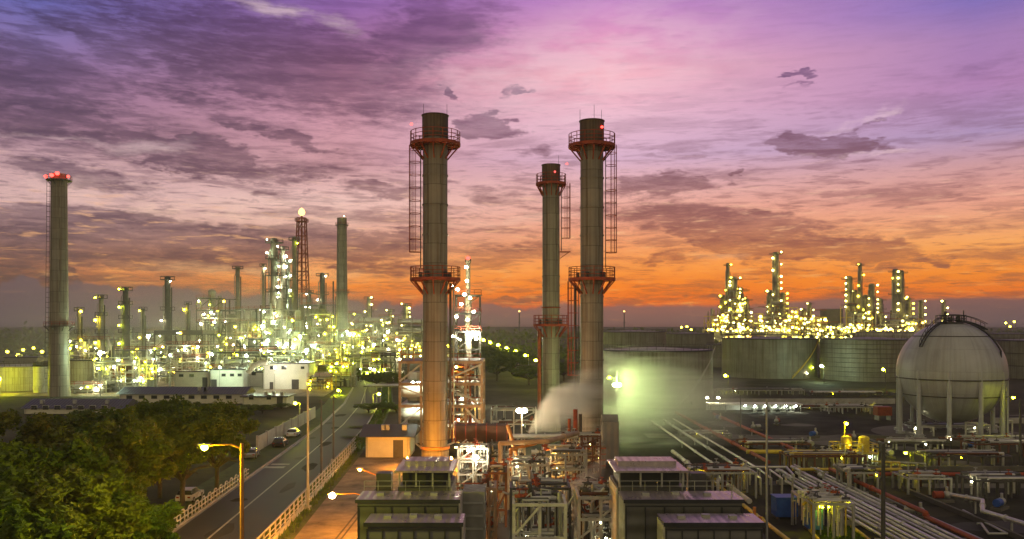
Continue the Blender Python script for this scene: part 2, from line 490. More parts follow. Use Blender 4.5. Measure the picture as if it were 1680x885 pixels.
# lit wisps
Lt = union([(470, 22, 110, 14, 12, .9, .9), (330, 338, 280, 24, 3, 1.2, .8), (960, 110, 260, 90, -8, .7, .95), (230, 240, 90, 14, -10, .8, .8), (1180, 425, 60, 8, -4, .7, .8), (1440, 190, 70, 7, -20, .8, .8),
            (1400, 252, 70, 3.5, 4, .7, .7), (430, 446, 240, 12, 0, 1.1, .8), (40, 447, 40, 8, 0, .8, .7), (120, 235, 110, 5, 6, .6, .7), (860, 360, 160, 8, -3, .6, .8), (700, 470, 130, 8, 0, .5, .8)])
lt = math_('MULTIPLY', math_('MULTIPLY', Lt, front), rng(fb.outputs[0], .35, .62))
colr = mixc(alpha, base, dark)
# inner shading of the clouds: thin places brighter
colr = mixc(math_('MULTIPLY', rng(st1.outputs[0], .6, .36), .30), colr, base)
colr = mixc(math_('MULTIPLY', rng(fs.outputs[0], .55, .36), math_('MULTIPLY', amp, .30)), colr, base)
warm = mixc(rng(el, .02, .25), (1.0, .62, .34), (.88, .66, .72))
colr = mixc(math_('MULTIPLY', lt, .55), colr, warm)
# thin orange-lit fringes among the low clouds
fr_ = noise(22, 1, 7.0, .03, 7, .66, 12, .3)
colr = mixc(math_('MULTIPLY', rng(fr_.outputs[0], .54, .70), math_('MULTIPLY', rng(el, .22, .10), .62)), colr, mixc(rng(el, .05, .2), (1.0, .52, .22), (.92, .60, .52)))
dk_ = noise(30, 1, 8.0, .10, 7, .68, 21, .3)
colr = mixc(math_('MULTIPLY', rng(dk_.outputs[0], .52, .70), math_('MULTIPLY', math_('ADD', amp, .1), .55)), colr, dark)
colr = mixc(rng(el, .12, .03), colr, mixc(1.0, colr, (1.08, .92, .66), 'MULTIPLY'))
bankc = mixc(rng(sinaz, -.5, .1), lin((106, 88, 92)), lin((122, 92, 98))); bankc = mixc(rng(sinaz, .15, .5), bankc, lin((126, 88, 90)))
bankc = mixc(rng(el, .05, .0), bankc, lin((96, 82, 86)))
colr = mixc(math_('MULTIPLY', bank, .84), colr, bankc)
colr = mixc(rng(el, .004, -.012), colr, lin((40, 40, 44)))
# unseen sky shaped as fill: sides dimmed, warm glow added behind the camera
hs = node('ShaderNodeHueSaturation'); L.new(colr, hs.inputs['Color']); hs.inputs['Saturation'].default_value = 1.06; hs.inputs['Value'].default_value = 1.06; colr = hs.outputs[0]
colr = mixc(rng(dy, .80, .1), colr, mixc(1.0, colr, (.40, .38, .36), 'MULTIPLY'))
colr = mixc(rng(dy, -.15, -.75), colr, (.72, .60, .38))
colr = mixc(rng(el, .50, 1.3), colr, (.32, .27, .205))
sky = node('ShaderNodeTexSky', sky_type='NISHITA', sun_disc=False)
sky.sun_elevation = math.radians(1.0); sky.sun_rotation = math.radians(8); sky.altitude = 0
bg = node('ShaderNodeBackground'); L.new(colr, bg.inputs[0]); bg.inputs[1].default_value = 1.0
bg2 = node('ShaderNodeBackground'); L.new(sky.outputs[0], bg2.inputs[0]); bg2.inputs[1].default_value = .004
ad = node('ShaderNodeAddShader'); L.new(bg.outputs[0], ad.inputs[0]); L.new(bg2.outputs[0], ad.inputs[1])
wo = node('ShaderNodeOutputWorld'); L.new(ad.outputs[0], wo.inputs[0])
W.cycles.sampling_method = 'MANUAL'; W.cycles.sample_map_resolution = 512

sd = bpy.data.lights.new('sun', 'SUN'); sd.energy = .10; sd.angle = math.radians(4); sd.color = (1, .55, .3)
so = bpy.data.objects.new('sun', sd); C.objects.link(so)
so.rotation_euler = (math.radians(-89), 0, math.radians(-8)); so.location = (0, 300, 80)

cd = bpy.data.cameras.new('camera'); cam = bpy.data.objects.new('camera', cd); C.objects.link(cam)
cd.sensor_width = 36; cd.lens = 36 * F / 1680; cd.shift_y = (HY - 442.5) / 1680
cam.location = (0, 0, H); cam.rotation_euler = (PI / 2, 0, 0); cd.clip_end = 20000; cd.clip_start = .5
S.camera = cam
S.view_settings.view_transform = 'Standard'; S.view_settings.look = 'None'; S.view_settings.exposure = 0; S.view_settings.gamma = 1
S.view_settings.use_curve_mapping = False
S.cycles.use_denoising = True; S.cycles.max_bounces = 6; S.cycles.diffuse_bounces = 2; S.cycles.glossy_bounces = 2
S.cycles.volume_bounces = 1; S.cycles.transparent_max_bounces = 8; S.cycles.sample_clamp_indirect = 4; S.cycles.use_light_tree = True
S.cycles.caustics_reflective = False; S.cycles.caustics_refractive = False
# ------------------------------------------------------------------ ground, road, markings
g = MB()
RS = [0, 40, 80, 120, 160, 220, 300, 420, 600, 900, 1400, 2200, 3600, 6000]
for r0, r1 in zip(RS, RS[1:]):
    n = 48
    vs = [(r * math.cos(2 * PI * k / n), 100 + r * math.sin(2 * PI * k / n), 0) for r in (r0, r1) for k in range(n)]
    g.add(vs, [(k, n + k, n + (k + 1) % n, (k + 1) % n) for k in range(n)] if r0 else [(n + k, n + (k + 1) % n, k) for k in range(n)])
struct('ground', g, 'soil')


def strip(line, off0, off1, z):
    """ribbon between two offsets of a ground polyline (offset positive to the right)"""
    mb = MB(); A = []; B = []
    for i, p in enumerate(line):
        a = Vector(line[max(0, i - 1)]); b = Vector(line[min(len(line) - 1, i + 1)])
        d = (b - a).normalized(); nr = Vector((d.y, -d.x))
        A.append(Vector(p) + nr * off0); B.append(Vector(p) + nr * off1)
    n = len(line)
    mb.add([(*p, z) for p in A] + [(*p, z) for p in B], [(i, n + i, n + i + 1, i + 1) for i in range(n - 1)])
    return mb, A, B


CL = [(-25.5, 30), (-28.3, 79), (-31.0, 128), (-33.6, 170), (-38.0, 215), (-46, 270), (-62, 350)]
struct('road', strip(CL, -3.9, 4.6, .004)[0], 'road_asphalt')
struct('road_mark', strip(CL, -.11, .11, .008)[0], 'pale_line')
mb, A_, B_ = strip(CL[:6], 4.6, 4.85, .008)
for (a, b) in zip(A_, A_[1:]): mb.cyl((a.x + .12, a.y, .06), (b.x + .12, b.y, .06), .17, None, 4)
struct('kerb', mb, 'concrete')
mb, A_, B_ = strip(CL[:6], -4.2, -3.9, .008)
for (a, b) in zip(A_, A_[1:]): mb.cyl((a.x - .12, a.y, .06), (b.x - .12, b.y, .06), .17, None, 4)
struct('kerb', mb, 'concrete')
struct('verge', strip(CL[:6], 4.85, 8.0, .006)[0], 'grass')
struct('verge', strip(CL[:6], -9.0, -4.2, .006)[0], 'grass')
rs = random.Random(5)
for k in range(16):
    y = 82 + k * 7.5; o_ = rs.uniform(-3.6, 2.6); x = -28.3 - (y - 79) * .057 + o_; a = rs.uniform(.5, 1.4); l_ = rs.uniform(1.2, 4)
    struct('road_patch', MB().sheet([(x + a * math.cos(i * .63) * rs.uniform(.7, 1.15), y + l_ * math.sin(i * .63) * rs.uniform(.7, 1.15)) for i in range(10)], .0065 + .0001 * k), ['asphalt', 'road_asphalt', 'dark_gravel'][k % 3])
for p0, (w, l) in (((448, 767), (3.2, .7)), ((460, 762), (2.6, .5))):
    x, y = G(*p0); struct('road_mark', MB().sheet([(x - w / 2, y - l), (x + w / 2, y - l), (x + w / 2, y + l), (x - w / 2, y + l)], .009), 'pale_line')  # two short pale bars lying across the road
struct('yard_pavement', MB().sheet([(-22.2, 40), (-7, 40), (-7, 128), (-24.6, 128)], .004), 'yard')
struct('plant_paving', MB().sheet([(-7, 40), (24, 40), (24, 126), (-7, 126)], .004), 'asphalt')
struct('plant_paving', MB().sheet([(-190, 236), (-190, 520), (-50, 520), (-66, 330), (-54, 260), (-52, 236)], .004), 'yard')
struct('plant_paving', MB().sheet([(170, 800), (170, 960), (470, 960), (470, 800)], .004), 'yard')
mb = MB()
for k in range(2): mb.sheet([(-15.9 - k * .5, 50), (-15.7 - k * .5, 50), (-15.9 - k * .5, 110), (-16.1 - k * .5, 110)], .01)
struct('yard_drain_lines', mb, 'asphalt')
# pipe yard and tank farm surfaces on the right
struct('gravel_yard', MB().sheet([(25, 40), (75, 40), (75, 120), (25, 120)], .004), 'dark_gravel')
mb = MB(); mb.sheet([(26.5, 62), (31, 62), (33.2, 84), (29.4, 84)], .012); struct('lawn_strip', mb, 'grass')
struct('service_road', MB().sheet([(24, 150), (150, 138), (150, 144), (24, 156)], .008), 'worn_concrete')
struct('service_road', MB().sheet([(8, 128), (60, 128), (90, 190), (60, 230), (16, 190)], .005), 'dark_gravel')
struct('tank_apron', MB().lathe([(0, .02), (13.5, .02)], 40, (80, 155.5), False, False), 'worn_concrete')
struct('service_road', MB().sheet([(44, 104), (44, 107), (140, 107), (140, 104)], .008), 'worn_concrete')

# fence on the low wall along the road
fl = [Vector((-21.2, 60)), Vector((-21.9, 79)), Vector((-24.9, 136))]
fz = thing('railing_fence', 'long pale railing fence on a low wall along the right side of the road', 'fence', (-21.2, 60, 0))
o = Vector((-21.2, 60, 0))
wall = MB(); rail = MB()
for a, b in zip(fl, fl[1:]):
    d = (b - a); ang = math.atan2(d.y, d.x); m_ = (a + b) / 2 - fl[0]
    wall.box((m_.x, m_.y, .22), (d.length, .25, .44), ang)
    for z in (.75, 1.2, 1.75):
        rail.bar((a.x - o.x, a.y - o.y, z), (b.x - o.x, b.y - o.y, z), .07)
wall.build('base_wall', 'pale_concrete', fz); rail.build('rail', 'white_steel', fz)
pm = MB().box((0, 0, 1.1), (.13, .13, 1.4)).mesh('post', 'white_steel')
for a, b, n in ((fl[0], fl[1], 9), (fl[1], fl[2], 27)):
    for k in range(n):
        p = a.lerp(b, k / n) - fl[0]; link('post', pm, fz, (p.x, p.y, 0))

# kerbside barrier on the left of the road: pale hoop railings over planters
bl = [Vector((-32.7, 72)), Vector((-33.4, 90)), Vector((-34.6, 112))]
bz = thing('kerb_barrier', 'pale tubular hoop barrier along the left kerb under the trees', 'barrier', (*bl[0], 0))
r2 = MB(); post = []
for a, b in zip(bl, bl[1:]):
    n = int((b - a).length / 2.2)
    for z in (.45, .95): r2.cyl((*(a - bl[0]), z), (*(b - bl[0]), z), .07, None, 6)
    for k in range(n):
        p = a.lerp(b, k / n) - bl[0]; q = a.lerp(b, (k + .55) / n) - bl[0]
        h = MB().tube([(p.x, p.y, 0), (p.x, p.y, 1.0), (p.x * .75 + q.x * .25, p.y * .75 + q.y * .25, 1.25), (p.x * .25 + q.x * .75, p.y * .25 + q.y * .75, 1.25), (q.x, q.y, 1.0), (q.x, q.y, 0)], .075, 6)
        h.build('hoop', 'white_steel', bz)
r2.build('rail', 'white_steel', bz)


# ------------------------------------------------------------------ stacks
plated('soot', (.13, .09, .06), 3, 3, .7, .5, .6)
def stack(label, x, y, top, r, plats, seams, ladders, base_flange=True, beacons=(), rods=3, mat_='grey_steel', taper=0, prad=2.05):
    t = thing('exhaust_stack', label, 'stack', (x, y, 0), 0, 'tall exhaust stacks')
    pr = [(r * 1.12, 0), (r * 1.12, 0), (r * 1.12, 1.2), (r * 1.12, 1.2), (r, 1.5), (r, 1.5)] if base_flange else [(r, 0)]
    for z in sorted(seams): pr += [(r, z), (r, z), (r + .10, z), (r + .10, z), (r + .10, z + .22), (r + .10, z + .22), (r, z + .22), (r, z + .22)]
    pr += [(r, top - 3.4), (r, top - 3.4)]
    cp = [(r * 1.06, top - 3.4), (r * 1.06, top - 3.4), (r * 1.06, top - .12), (r * 1.06, top - .12), (r * 1.12, top - .1), (r * 1.12, top), (r * 1.12, top), (r * .98, top), (r * .98, top), (r * .95, top - 3)]
    MB().lathe(cp, 40, smooth=True, cap=False).lathe([(r * .95, top - 3), (0.001, top - 3)], 40, cap=False).lathe([(r, top - 3.4), (r * 1.06, top - 3.4)], 40, cap=False).build('sooty_cap', 'soot', t)
    sh = MB().lathe(pr, 40, smooth=True, cap=False)
    sh.build('shell', mat_, t)
    for z, kind in plats:
        R = r * prad if kind == 'big' else r * 1.75
        p = MB().annulus((0, 0, z - .12), r + .03, R, .16, 24).annulus((0, 0, z - .3), R - .1, R + .02, .45, 24)
        for k in range(12):
            a = 2 * PI * k / 12; c, s_ = math.cos(a), math.sin(a)
            p.bar(((R - .15) * c, (R - .15) * s_, z - .3), ((r + .02) * c, (r + .02) * s_, z - 2.3), .16)
            p.bar(((R - .1) * c, (R - .1) * s_, z - .22), ((r + .02) * c, (r + .02) * s_, z - .22), .16)
        po = p.build('platform', 'rust', t)
        q = MB()
        for k in range(16):
            a = 2 * PI * k / 16; q.cyl(((R - .08) * math.cos(a), (R - .08) * math.sin(a), z), ((R - .08) * math.cos(a), (R - .08) * math.sin(a), z + 1.75), .06, None, 5)
        for h in (.6, 1.15, 1.75): q.ring((0, 0, z + h), R - .08, .055, 32, 5)
        q.build('railing', 'rust', po)
        for k in range(5):      # instrument boxes on the deck
            a = .5 + 1.25 * k
            if kind == 'big' and z < top - 10: MB().box(((r + .4) * math.cos(a), (r + .4) * math.sin(a), z + .55), (.5, .5, .9), a).build('instrument_box', 'dark_steel', po)
    for a, z0, z1 in ladders:
        a = math.radians(a); c, s_ = math.cos(a), math.sin(a)
        l = MB(); R = r + .35; tx, ty = -s_, c
        for e in (-.24, .24): l.cyl((R * c + tx * e, R * s_ + ty * e, z0), (R * c + tx * e, R * s_ + ty * e, z1), .045, None, 5)
        n = int((z1 - z0) / .45)
        for k in range(n): l.cyl((R * c - tx * .24, R * s_ - ty * .24, z0 + k * .45), (R * c + tx * .24, R * s_ + ty * .24, z0 + k * .45), .025, None, 4)
        lo = l.build('ladder', 'dark_steel', t)
        cg = MB(); cx, cy, cr = (R + .85) * c, (R + .85) * s_, .85
        z = z0 + 2.3
        while z < z1: cg.ring((cx, cy, z), cr, .05, 14, 5); z += 1.9
        for k in range(6):
            b = a + (k - 2.5) * .62; cg.cyl((cx + cr * math.cos(b), cy + cr * math.sin(b), z0 + 2.3), (cx + cr * math.cos(b), cy + cr * math.sin(b), z1), .04, None, 4)
        cg.build('ladder_cage', 'rust', lo)
    for k in range(rods):
        a = .6 + k * 2.1; MB().cyl((r * 1.1 * math.cos(a), r * 1.1 * math.sin(a), top - 1), (r * 1.1 * math.cos(a), r * 1.1 * math.sin(a), top + 2.0), .03, None, 4).build('lightning_rod', 'dark_steel', t)
    for a, z, rr, m_ in beacons:
        a = math.radians(a); lamp(t, (rr * math.cos(a), rr * math.sin(a), z), m_, .22, 'beacon_light')
    return t


YA, YB, YC = 127, 131, 160
A = stack('grey steel exhaust stack with rust red platforms, the left one of the two largest', X(714, YA), YA, Z(190, YA), 1.83,
          [(Z(237, YA), 'big'), (Z(458, YA), 'big')], [Z(p, YA) for p in (290, 338, 387, 484, 538, 545, 592, 645, 693)], [(195, Z(440, YA), Z(240, YA))],
          True, [(200, Z(207, YA), 3.6, 'beacon_dim')], 2)
MB().cyl((2.3, -.6, 3), (2.3, -.6, Z(465, YA)), .17, None, 8).build('drain_pipe', 'dark_steel', A)
MB().cyl((2.75, -.2, 3), (2.75, -.2, Z(465, YA)), .11, None, 8).build('drain_pipe', 'galv', A)
MB().lathe([(1.83, 1.5), (2.2, 1.5), (2.2, 1.9), (1.83, 1.9)], 40, cap=False).build('base_flange', 'orange_paint_and_light', A)
B = stack('grey steel exhaust stack with rust red platforms, the right one rising out of the steam', X(971, YB), YB, Z(199, YB), 1.76,
          [(Z(240, YB), 'big'), (Z(458, YB), 'big')], [Z(p, YB) for p in (294, 342, 388, 488, 542, 592, 645)], [(-12, Z(440, YB), Z(240, YB)), (190, Z(640, YB), Z(462, YB))],
          True, [(-45, Z(212, YB), 2.0, 'beacon')], 3)
MB().cyl((-2.6, -.5, 6), (-2.6, -.5, Z(465, YB)), .22, None, 8).build('drain_pipe', 'dark_steel', B)
Cs = stack('shorter grey exhaust stack with small ring platforms between the two largest stacks', X(904, YC), YC, Z(271, YC), 1.62,
           [(Z(302, YC), 'small'), (Z(533, YC), 'big')], [Z(p, YC) for p in (455, 470, 612)], [(-15, Z(412, YC), Z(302, YC))],
           True, [(-10, Z(270, YC), 3.0, 'beacon_dim'), (-70, Z(285, YC), 1.9, 'beacon_dim')], 1)
p = MB().box((2.6, -.5, Z(414, YC)), (2.0, 1.2, .15)); p.bar((3.4, -.5, Z(414, YC)), (1.6, -.5, Z(425, YC)), .12); p.build('rest_platform', 'rust', Cs)
MB().ring((0, 0, Z(540, YC) + 4), 1.75, .09, 32, 5).build('stiffener_ring', 'rust', Cs)
MB().cyl((-2.2, -.4, 4), (-2.2, -.4, Z(540, YC)), .35, None, 10).build('riser_pipe', 'red_lead', Cs)


def chimney(label, x, y, top, r0, r1, rings, beacons, ladder=None, m_='grey_steel', plat=1.6):
    t = thing('chimney', label, 'chimney', (x, y, 0))
    pr = [(r0, 0)]; n = 12
    for k in range(1, n + 1): pr.append((r0 + (r1 - r0) * (k / n) ** .6, top * k / n))
    pr += [(r1, top), (r1 * .8, top), (r1 * .8, top), (r1 * .78, top - 3)]
    MB().lathe(pr, 36, cap=False).lathe([(r1 * .78, top - 3), (.01, top - 3)], 36, cap=False).build('shaft', m_, t)
    for z in rings:
        rr = r0 + (r1 - r0) * (z / top) ** .6
        p = MB().annulus((0, 0, z), rr * .98, rr * plat, .2, 24)
        for k in range(8): a = k * PI / 4; p.bar((rr * plat * .97 * math.cos(a), rr * plat * .97 * math.sin(a), z), (rr * math.cos(a), rr * math.sin(a), z - 1.3), .12)
        po = p.build('platform', 'dark_steel', t)
        q = MB()
        for k in range(12): a = k * PI / 6; q.cyl((rr * plat * .97 * math.cos(a), rr * plat * .97 * math.sin(a), z + .2), (rr * plat * .97 * math.cos(a), rr * plat * .97 * math.sin(a), z + 1.3), .05, None, 4)
        for h in (.75, 1.3): q.ring((0, 0, z + h), rr * plat * .97, .05, 24, 4)
        q.build('railing', 'rust', po)
    for a, z, m_2, s_ in beacons:
        a = math.radians(a); rr = r1 * plat
        lamp(t, (rr * math.cos(a), rr * math.sin(a), z), m_2, s_, 'beacon_light')
    if ladder:
        l = MB(); a = math.radians(ladder)
        for e in (.25, 1.05):
            pts = [((r0 + (r1 - r0) * (k / n) ** .6 + e), top * k / n) for k in range(1, n + 1)]
            l.tube([(q * math.cos(a), q * math.sin(a), z) for q, z in pts], .06, 5)
        for k in range(int(top / 1.4)):
            z = 5 + k * 1.4
            if z > top - 1: break
            rr = r0 + (r1 - r0) * (z / top) ** .6; l.bar(((rr + .05) * math.cos(a), (rr + .05) * math.sin(a), z), ((rr + 1.05) * math.cos(a), (rr + 1.05) * math.sin(a), z), .10)
        l.build('ladder', 'dark_steel', t)
    return t


YL = 237
chimney('tall tapered concrete chimney with red warning lamps at its top, far left of the plant', X(97, YL), YL, Z(286, YL), 2.85, 2.05, [Z(297, YL), Z(536, YL)],
        [(200, Z(291, YL), 'beacon', .5), (265, Z(291, YL), 'beacon', .6), (290, Z(288, YL), 'beacon', .6), (340, Z(291, YL), 'beacon', .45)], 192)
Y5 = 420
chimney('tapered grey concrete chimney standing in the lit refinery right of the flare tower', X(561, Y5), Y5, Z(358, Y5), 3.3, 2.35, [Z(370, Y5), Z(480, Y5)], [(300, Z(356, Y5), 'far_pale', .3)], 0, plat=1.35)


# ------------------------------------------------------------------ filter houses (air intakes) in the foreground
def roofbox(t, name, x0, x1, y0, y1, z0, z1, side, over=.15):
    MB().box2(x0, x1, y0, y1, z0, z1).build(name, 'house_panel', t)


def filter_house(label, xs, mirror):
    """stepped weather hoods; xs = pixel spans of upper, middle and lower roofs"""
    t = thing('filter_house', label, 'filter house', (0, 0, 0))
    (u0, u1), (m0, m1), (l0, l1) = xs
    hL, hM, hU = 7.05, 7.75, 9.2
    # lower hood
    yf = (H - hL) * F / (860 - HY); yb = (H - hL) * F / (845 - HY)
    x0, x1 = X(l0, yf), X(l1, yf)
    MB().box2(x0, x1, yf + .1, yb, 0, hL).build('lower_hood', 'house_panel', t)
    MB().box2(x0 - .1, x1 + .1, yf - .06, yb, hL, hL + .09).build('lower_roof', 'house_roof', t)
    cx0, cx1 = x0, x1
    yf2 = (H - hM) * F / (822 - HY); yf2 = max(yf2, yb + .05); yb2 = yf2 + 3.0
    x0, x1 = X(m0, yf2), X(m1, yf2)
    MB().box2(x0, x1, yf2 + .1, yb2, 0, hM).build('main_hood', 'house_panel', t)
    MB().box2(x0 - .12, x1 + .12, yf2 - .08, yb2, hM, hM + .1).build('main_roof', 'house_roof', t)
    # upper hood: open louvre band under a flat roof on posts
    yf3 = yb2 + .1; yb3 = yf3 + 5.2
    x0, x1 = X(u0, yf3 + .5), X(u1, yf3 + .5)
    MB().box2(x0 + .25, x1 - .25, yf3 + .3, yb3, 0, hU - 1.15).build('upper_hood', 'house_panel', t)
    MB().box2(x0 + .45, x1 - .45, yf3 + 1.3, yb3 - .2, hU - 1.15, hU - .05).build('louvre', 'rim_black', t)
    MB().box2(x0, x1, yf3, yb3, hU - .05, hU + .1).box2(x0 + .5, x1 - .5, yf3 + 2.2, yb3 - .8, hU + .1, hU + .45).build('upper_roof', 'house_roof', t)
    pm = MB().box((0, 0, 0), (.12, .12, 1.1)).mesh('post', 'galv')
    for k in range(4): link('post', pm, t, (x0 + .35 + (x1 - x0 - .7) * k / 3, yf3 + .4, hU - .6))
    # pale panels on the flank facing the pipe rack; lamplight put into their colour
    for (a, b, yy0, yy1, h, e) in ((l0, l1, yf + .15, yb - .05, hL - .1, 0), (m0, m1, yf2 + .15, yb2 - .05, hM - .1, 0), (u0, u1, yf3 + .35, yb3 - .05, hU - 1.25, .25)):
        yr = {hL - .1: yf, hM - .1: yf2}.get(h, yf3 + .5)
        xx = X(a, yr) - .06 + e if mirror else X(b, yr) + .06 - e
        MB().box2(xx - .05, xx + .05, yy0, yy1, 0, h).build('lit_flank', 'house_side_lit', t)
    # seams, fascia, roof hatches and hand rails
    f_ = MB()
    for (a, b, yr, h) in ((l0, l1, yf, hL), (m0, m1, yf2, hM)):
        xa, xb = X(a, yr), X(b, yr); n_ = 6
        f_.box2(xa, xb, yr - .0, yr + .1, h - .42, h - .34)
        for k in range(n_ + 1): f_.box((xa + .06 + (xb - xa - .12) * k / n_, yr + .06, h - 1.6), (.07, .09, 2.3))
    f_.build('seam', 'rim_black', t)
    for (a, b, yr, h, yb_) in ((l0, l1, yf, hL, yb), (m0, m1, yf2, hM, yb2)):
        xa, xb = X(a, yr), X(b, yr)
        for k in range(3): MB().box((xa + (xb - xa) * (.2 + .27 * k), (yr + yb_) / 2 + .3 * (k % 2), h + .17), (.5, .45, .22)).build('roof_hatch', 'galv', t)
        MB().box2(xa - .13, xb + .13, yr - .10, yr - .05, h - .16, h + .1).build('fascia', 'rim_black', t)
    railing(MB(), [(X(m0, yf2), yb2 - .15, hM + .1), (X(m1, yf2), yb2 - .15, hM + .1)], .75, r=.025, step=.9).build('handrail', 'galv', t)
    # roof edge pipe rail and a small vent box
    MB().tube([(X(m1, yf2) - .6, yf2 + .5, 0), (X(m1, yf2) - .6, yf2 + .5, hM + 1.5)], .04, 5).build('vent_pipe', 'galv', t)
    MB().box((x1 + .9 if mirror else x0 - .9, yf3 + 1.4, hM / 2 + .6), (1.1, 1.0, hM + 1.2)).build('cable_box', 'roof_dark', t)
    return t


filter_house('dark stepped filter house with pinkish flat roofs left of the pipe rack', [(648, 745), (586, 752), (600, 757)], False)
filter_house('dark stepped filter house with pinkish flat roofs and cream flank right of the pipe rack', [(1008, 1128), (1026, 1218), (1092, 1252)], True)
# louvred cooler block between left house and the rack
x0, x1 = X(752, 63), X(792, 63)
t = thing('cooler_block', 'grey ribbed cooler block beside the left filter house', 'cooler', ((x0 + x1) / 2 + .2, 64.5, 0))
MB().box2(-.8, .85, -1.5, 1.5, 0, 7.6).build('casing', 'clad_grey', t)
for k in range(5): MB().box((0, -1.56, 3 + k * .95), (1.45, .1, .16)).build('louvre_blade', 'galv', t)

# ------------------------------------------------------------------ foreground street lamps
def arm_lamp(label, x, y, h, arm, m_, lm, glob=.22, tilt=0, pr=.13, cat='street lamp'):
    t = thing('street_lamp', label, cat, (x, y, 0))
    MB().cyl((0, 0, 0), (0, 0, h), pr, pr * .7, 10).build('pole', m_, t)
    ax, ay = arm
    MB().tube([(0, 0, h - .3), (ax * .3, ay * .3, h + tilt * .5), (ax, ay, h + tilt)], .055, 6).build('arm', m_, t)
    a = math.atan2(ay, ax); hd = MB().box((ax, ay, h + tilt + .03), (.7, .28, .12), a).build('lamp_head', 'galv', t)
    lamp(hd, (ax, ay, h + tilt - .12), lm, glob, 'lamp_globe')
    return t


arm_lamp('orange lit lamp post whose arm reaches left over the tree crowns', X(397, 50), 50, Z(728, 50), (-2.2, 0), 'orange_paint_and_light', 'post_yellow', .2, -.1, .15)
arm_lamp('low sodium lamp burning bright orange over the paved yard', X(598, 73), 73, Z(808, 73), (-2.8, .2), 'orange_paint_and_light', 'sodium', .30, -.2, .09)
arm_lamp('small orange lamp on a post with an upswept arm behind the left filter house', X(643, 84), 84, Z(798, 84), (-3.2, .2), 'orange_paint_and_light', 'sodium', .13, 1.7, .09)


def plain_pole(label, x, y, h, r=.14, m_='dark_steel', cross=True):
    t = thing('utility_pole', label, 'pole', (x, y, 0))
    MB().cyl((0, 0, 0), (0, 0, h), r, r * .7, 10).build('pole', m_, t)
    if cross: MB().bar((-.5, 0, h - .35), (.5, 0, h - .35), .09).build('bracket', m_, t)
    MB().box((0, 0, .2), (.6, .6, .4)).build('footing', 'concrete', t)


plain_pole('tallest pale pole in front of the road fence, the nearest of three', X(505, 92), 92, Z(634, 92), .15, 'galv')
plain_pole('dark pole behind the road fence, middle of the three', X(527, 112), 112, Z(656, 112), .14)
plain_pole('dark pole behind the road fence, the farthest of three', X(547, 124), 124, Z(650, 124), .14)
plain_pole('thick dark pole standing in front of the pipe way and valve skid', X(1449, 62), 62, Z(727, 62), .19)
plain_pole('thin tall pole standing right of the right filter house', X(1258, 58), 58, Z(655, 58), .10, 'galv', False)
plain_pole('dark pole at the right edge of the view beside the sphere tank', X(1674, 118), 118, Z(655, 118), .2, 'dark_steel', False)
plain_pole('slim dark post standing right of the steam plume before the pale shed', X(1215, 150), 150, Z(648, 150), .12, 'dark_steel', False)
t = arm_lamp('single yellow lamp on a short post right of the thick dark pole', X(1494, 120), 120, Z(742, 120), (-.7, 0), 'dark_steel', 'street_yellow', .2, 0, .09)
arm_lamp('yellow lamp post beside the right legs of the sphere tank', X(1651, 146), 146, Z(652, 144), (.5, -1.2), 'dark_steel', 'post_small', .26, 0, .1)
arm_lamp('lime lamp on a post standing before the dark ringed storage tank', X(1453, 255), 255, Z(606, 255), (-.7, 0), 'dark_steel', 'street_yellow', .42, 0, .12)
arm_lamp('lime lamp on a post before the left edge of the wide grey tank', X(1195, 260), 260, Z(616, 260), (-.9, 0), 'dark_steel', 'street_yellow', .45, 0, .12)
arm_lamp('pale lamp on a post in the gap between the two wide tanks', X(1352, 290), 290, Z(600, 290), (-.9, 0), 'dark_steel', 'flood_cool', .45, 0, .12)
arm_lamp('yellow street lamp at the left kerb beyond the white boundary wall', X(492, 172), 172, Z(661, 172), (-.9, 0), 'galv', 'street_yellow', .32, 0, .1)
arm_lamp('yellow street lamp where the road bends out of sight', X(559, 240), 240, Z(640, 240), (-.7, 0), 'galv', 'street_yellow', .36, 0, .1)
arm_lamp('yellow street lamp rising above the bend of the road', X(556, 300), 300, Z(597, 300), (-.9, 0), 'galv', 'street_yellow', .45, 0, .12)
arm_lamp('yellow street lamp shining on the small trees behind the cream house', X(612, 200), 200, Z(646, 200), (1.4, 0), 'galv', 'street_yellow', .35, 0, .1)
arm_lamp('yellow street lamp at the back of the road near the dark trees', X(583, 330), 330, Z(612, 330), (-.9, 0), 'galv', 'street_yellow', .5, 0, .12)
for k, (px, py) in enumerate([(879, 592), (862, 584), (846, 577), (831, 572), (817, 567), (804, 563), (793, 559)]):
    y = 255 + k * 62
    arm_lamp('yellow street lamp in the row behind the middle stack, %s from its near end' % ORD[k], X(px, y) + 1.2, y, Z(py - 1, y), (-1.2, 0), 'galv', 'street_yellow', .42 + .09 * k, 0, .12)['group'] = 'street lamps along the far road'
for k, (px, py, y) in enumerate([(12, 577, 420), (38, 574, 450), (55, 571, 480), (30, 583, 330), (69, 577, 400)]):
    arm_lamp('distant pale yellow lamp left of the tall left chimney, %s from the left' % ORD[[0, 2, 3, 1, 4][k]], X(px, y) + 1, y, Z(py, y), (-1, 0), 'dark_steel', 'far_yellow', .8, 0, .12)['group'] = 'distant lamps at the left edge'

for e in (-1, 1):
    MB().cyl((e * 3.0, -9, 0), (e * 3.0, -9, 1.3), .08, None, 6).build('lamp_post', 'orange_paint_and_light', A); lamp(A, (e * 3.0, -8.8, 1.4), 'sodium', .17)
mat('boiler_steel', (.34, .22, .13), .6, 0, .5, .5)
mat('rust_dark', (.085, .04, .022), .8, .1, .5, .6)
